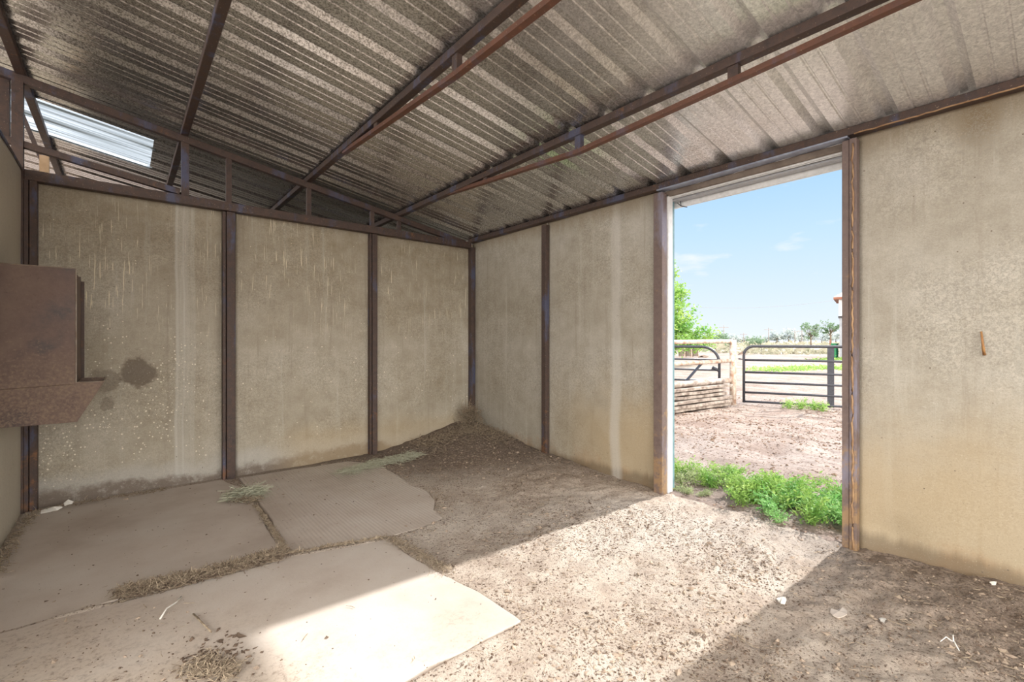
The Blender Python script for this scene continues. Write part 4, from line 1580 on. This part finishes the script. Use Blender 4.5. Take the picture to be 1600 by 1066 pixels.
dl = ['pale hazy horizon tree just right of the dark bush by the leftmost power pole', 'pale hazy horizon tree behind the short thin power pole',
      'pale hazy horizon tree just right of the middle power pole', 'rounded pale horizon tree, highest of the haze between the middle pole and the open-crowned trees',
      'pale hazy horizon tree behind the darker pole by the open-crowned trees', 'pale hazy horizon tree low between the two open-crowned trees',
      'lowest pale horizon tree, left of the middle power pole', 'pale hazy horizon tree behind the shed and green bin']
for i, (px, w, h) in enumerate(((1146, 4, 4.0), (1163, 3, 3.2), (1214, 5, 5.6), (1232, 5, 7.0), (1250, 5, 5.4), (1284, 6, 5.2), (1192, 4, 2.6), (1306, 5, 5.0))):
    x, y, _ = at(px, 533, 230)
    tree('distant_tree', (x, y, 0), [(0, 0, h * 0.55, w, w, h * 0.42)], 300, 0.75, M['haze_leaf'],
         dl[i], h * 0.4, 8, 0.3, 50 + i, 0.22, 'pale trees on the far horizon')

# scrub and green ground plants
Xs, Ys, Ss = [], [], []
for _ in range(5200):
    a = math.radians(random.uniform(8, 40))
    d = random.uniform(48, 190)
    Xs.append(d * math.cos(a))
    Ys.append(d * math.sin(a))
P = np.stack([Xs, Ys, np.abs(rng.normal(0, 0.38, len(Xs)))], -1)
keep = vnoise(P[:, 0], P[:, 1], 9, 60) > -0.12
P = P[keep]
V, F = leaf_quads(P, None, rng.uniform(0.2, 0.55, len(P)), 0.6)
tag(mesh_np('field_scrub', V, F, M['scrub']), 'dry olive scrub covering the field towards the horizon', 'scrub', kind='stuff')


def green_patch(name, pts, n, spread, leafsize, hgt, label, mat):
    Q = []
    for _ in range(n):
        i = random.randrange(len(pts) - 1)
        f = random.random()
        a, b_ = pts[i], pts[i + 1]
        Q.append((a[0] + (b_[0] - a[0]) * f + random.gauss(0, spread), a[1] + (b_[1] - a[1]) * f + random.gauss(0, spread), abs(random.gauss(0, hgt))))
    V, F = leaf_quads(np.array(Q), None, rng.uniform(0.6, 1.3, n) * leafsize, 0.5)
    return tag(mesh_np(name, V, F, mat), label, 'weeds', kind='stuff')


green_patch('yard_weeds', [(18.8, 7.6), (20.9, 7.2), (22.8, 6.3), (22.6, 5.2)], 2600, 0.42, 0.05, 0.06, 'long streak of bright green weeds in the yard beyond the right gate', M['weed'])
green_patch('field_weeds', [(44, 18), (50, 15.5), (55, 13.5)], 1500, 1.6, 0.2, 0.10, 'green growth along the far edge of the dirt yard', M['scrub'])
green_patch('shed_weeds', [(30.5, 8.9), (33, 9.0), (34.0, 8.2)], 700, 0.5, 0.07, 0.07, 'green weeds around the foot of the shed and green bin', M['weed'])


# power poles
def pole(px, top, d, label):
    x, y, zt = at(px, top, d)
    e = empty('power_pole', (x, y, 0), label, 'power pole')
    b = MB()
    b.tube([(x, y, -0.2), (x, y, zt)], 0.16 * d / 150, 6, 0.1 * d / 150)
    b.build('pole', M['pole'], e, True)
    b = MB()
    b.beam((x - 0.77 * 1.2, y + 0.64 * 1.2, zt - 0.6), (x + 0.77 * 1.2, y - 0.64 * 1.2, zt - 0.6), 0.14, 0.14)
    b.build('crossarm', M['pole'], e)


pole(1131, 508, 120, 'leftmost power pole, rising behind the small dark bush')
pole(1162, 520, 160, 'short thin power pole just right of the gate post')
pole(1201, 512, 130, 'power pole in the middle of the doorway view')
pole(1242, 516, 170, 'faint power pole immediately left of the one by the open-crowned trees')
pole(1253, 514, 125, 'darker power pole just left of the open-crowned trees')
a_ = Vector(at(1118, 481, 150))
b2 = Vector(at(1240, 477, 150))
w = MB()
w.tube([a_.lerp(b2, t) - Vector((0, 0, 0.35 * 4 * t * (1 - t))) for t in np.linspace(-1.5, 2.5, 30)], 0.028, 5)
tag(w.build('power_line', M['pole'], None, True), 'thin power line crossing the sky in the doorway', 'wire')


# shed at the right edge of the doorway view
def shed():
    x, y, _ = at(1311.5, 562, 30)
    e = empty('farm_shed', (x, y, 0), 'tall shed with white upper wall and rusty eave at the right of the doorway view', 'shed')
    e.rotation_euler = (0, 0, math.radians(-77))
    e2 = e

    def part(name, mat, *bx):
        m = MB()
        for q in bx:
            m.box(*q)
        me = m.build(name, mat)
        me.parent = e2
        return me
    part('lower_wall', M['shed_grey'], (0, 4, 0, 3.5, 0, 2.62))
    part('upper_wall', M['shed_white'], (-0.03, 4.03, -0.03, 3.53, 2.75, 3.80))
    part('band', M['shed_dark'], (-0.06, 4.06, -0.06, 3.56, 2.62, 2.75))
    part('eave', M['shed_roof'], (-0.3, 4.3, -0.3, 3.8, 3.80, 3.95))
    m = MB()
    m.add([(-0.3, -0.3, 3.95), (4.3, -0.3, 3.95), (4.3, 3.8, 3.95), (-0.3, 3.8, 3.95), (2.0, -0.3, 5.3), (2.0, 3.8, 5.3)],
          [(0, 1, 4), (2, 3, 5), (1, 2, 5, 4), (3, 0, 4, 5), (0, 3, 2, 1)])
    me = m.build('roof', M['shed_white'])
    me.parent = e2
    part('opening', M['shed_dark'], (0.28, 1.3, -0.02, 0.02, 0.15, 2.35))


shed()
x, y, _ = at(1303, 558, 31.5)
b = MB()
b.box(x - 0.22, x + 0.22, y - 0.2, y + 0.2, 0, 0.92)
b.box(x - 0.25, x + 0.25, y - 0.23, y + 0.23, 0.92, 0.98)
tag(b.build('green_bin', M['green_paint'], bevel=0.02), 'upright green bin standing beside the shed', 'bin')
b = MB()
x, y, _ = at(1297, 558, 30)
b.tube([(x, y, -0.1), (x, y, 1.2)], 0.035, 6)
tag(b.build('fence_stake', M['shed_roof'], None, True), 'thin rusty fence stake left of the green bin', 'stake')

# small pen of upright pallets behind the left gate
for i, (px, lab) in enumerate(((1065.5, 'leftmost of the three upright pallets behind the left gate'), (1076, 'middle one of the three upright pallets behind the left gate'),
                               (1087, 'rightmost of the three upright pallets behind the left gate'))):
    x, y, _ = at(px, 557, 33)
    e = empty('upright_pallet', (x, y, 0), lab, 'pallet', 'upright pallets behind the left gate')
    m = MB()
    for k in (-0.2, 0.2):
        m.box(x - 0.03, x + 0.03, y + k - 0.03, y + k + 0.03, 0, 0.92)
    m.build('frame_post', M['pipe'], e)
    m = MB()
    for k in range(5):
        m.box(x - 0.05, x - 0.03, y - 0.2 + k * 0.09, y - 0.13 + k * 0.09, 0.06, 0.86)
    m.build('slats', M['bark'], e)
flake('dirt_mound', *at(1160, 555, 38)[:2], 0.5, M['clod'], 'small dark mound on the bare ground beyond the gate post', 'mound', 0.32, 9)
flake('scrap_heap', *at(1099, 556, 32)[:2], 0.55, M['clod'], 'low dark scrap heap right of the upright pallets', 'heap', 0.2, 10)
x, y, _ = at(1189, 553, 40)
tree('sapling', (x, y, 0), [(0, 0, 1.05, 0.35, 0.35, 0.2)], 160, 0.07, M['far_leaf'], 'tiny thin sapling on the bare ground in the middle distance', 0.9, 5, 0.03, 70, 0.3)
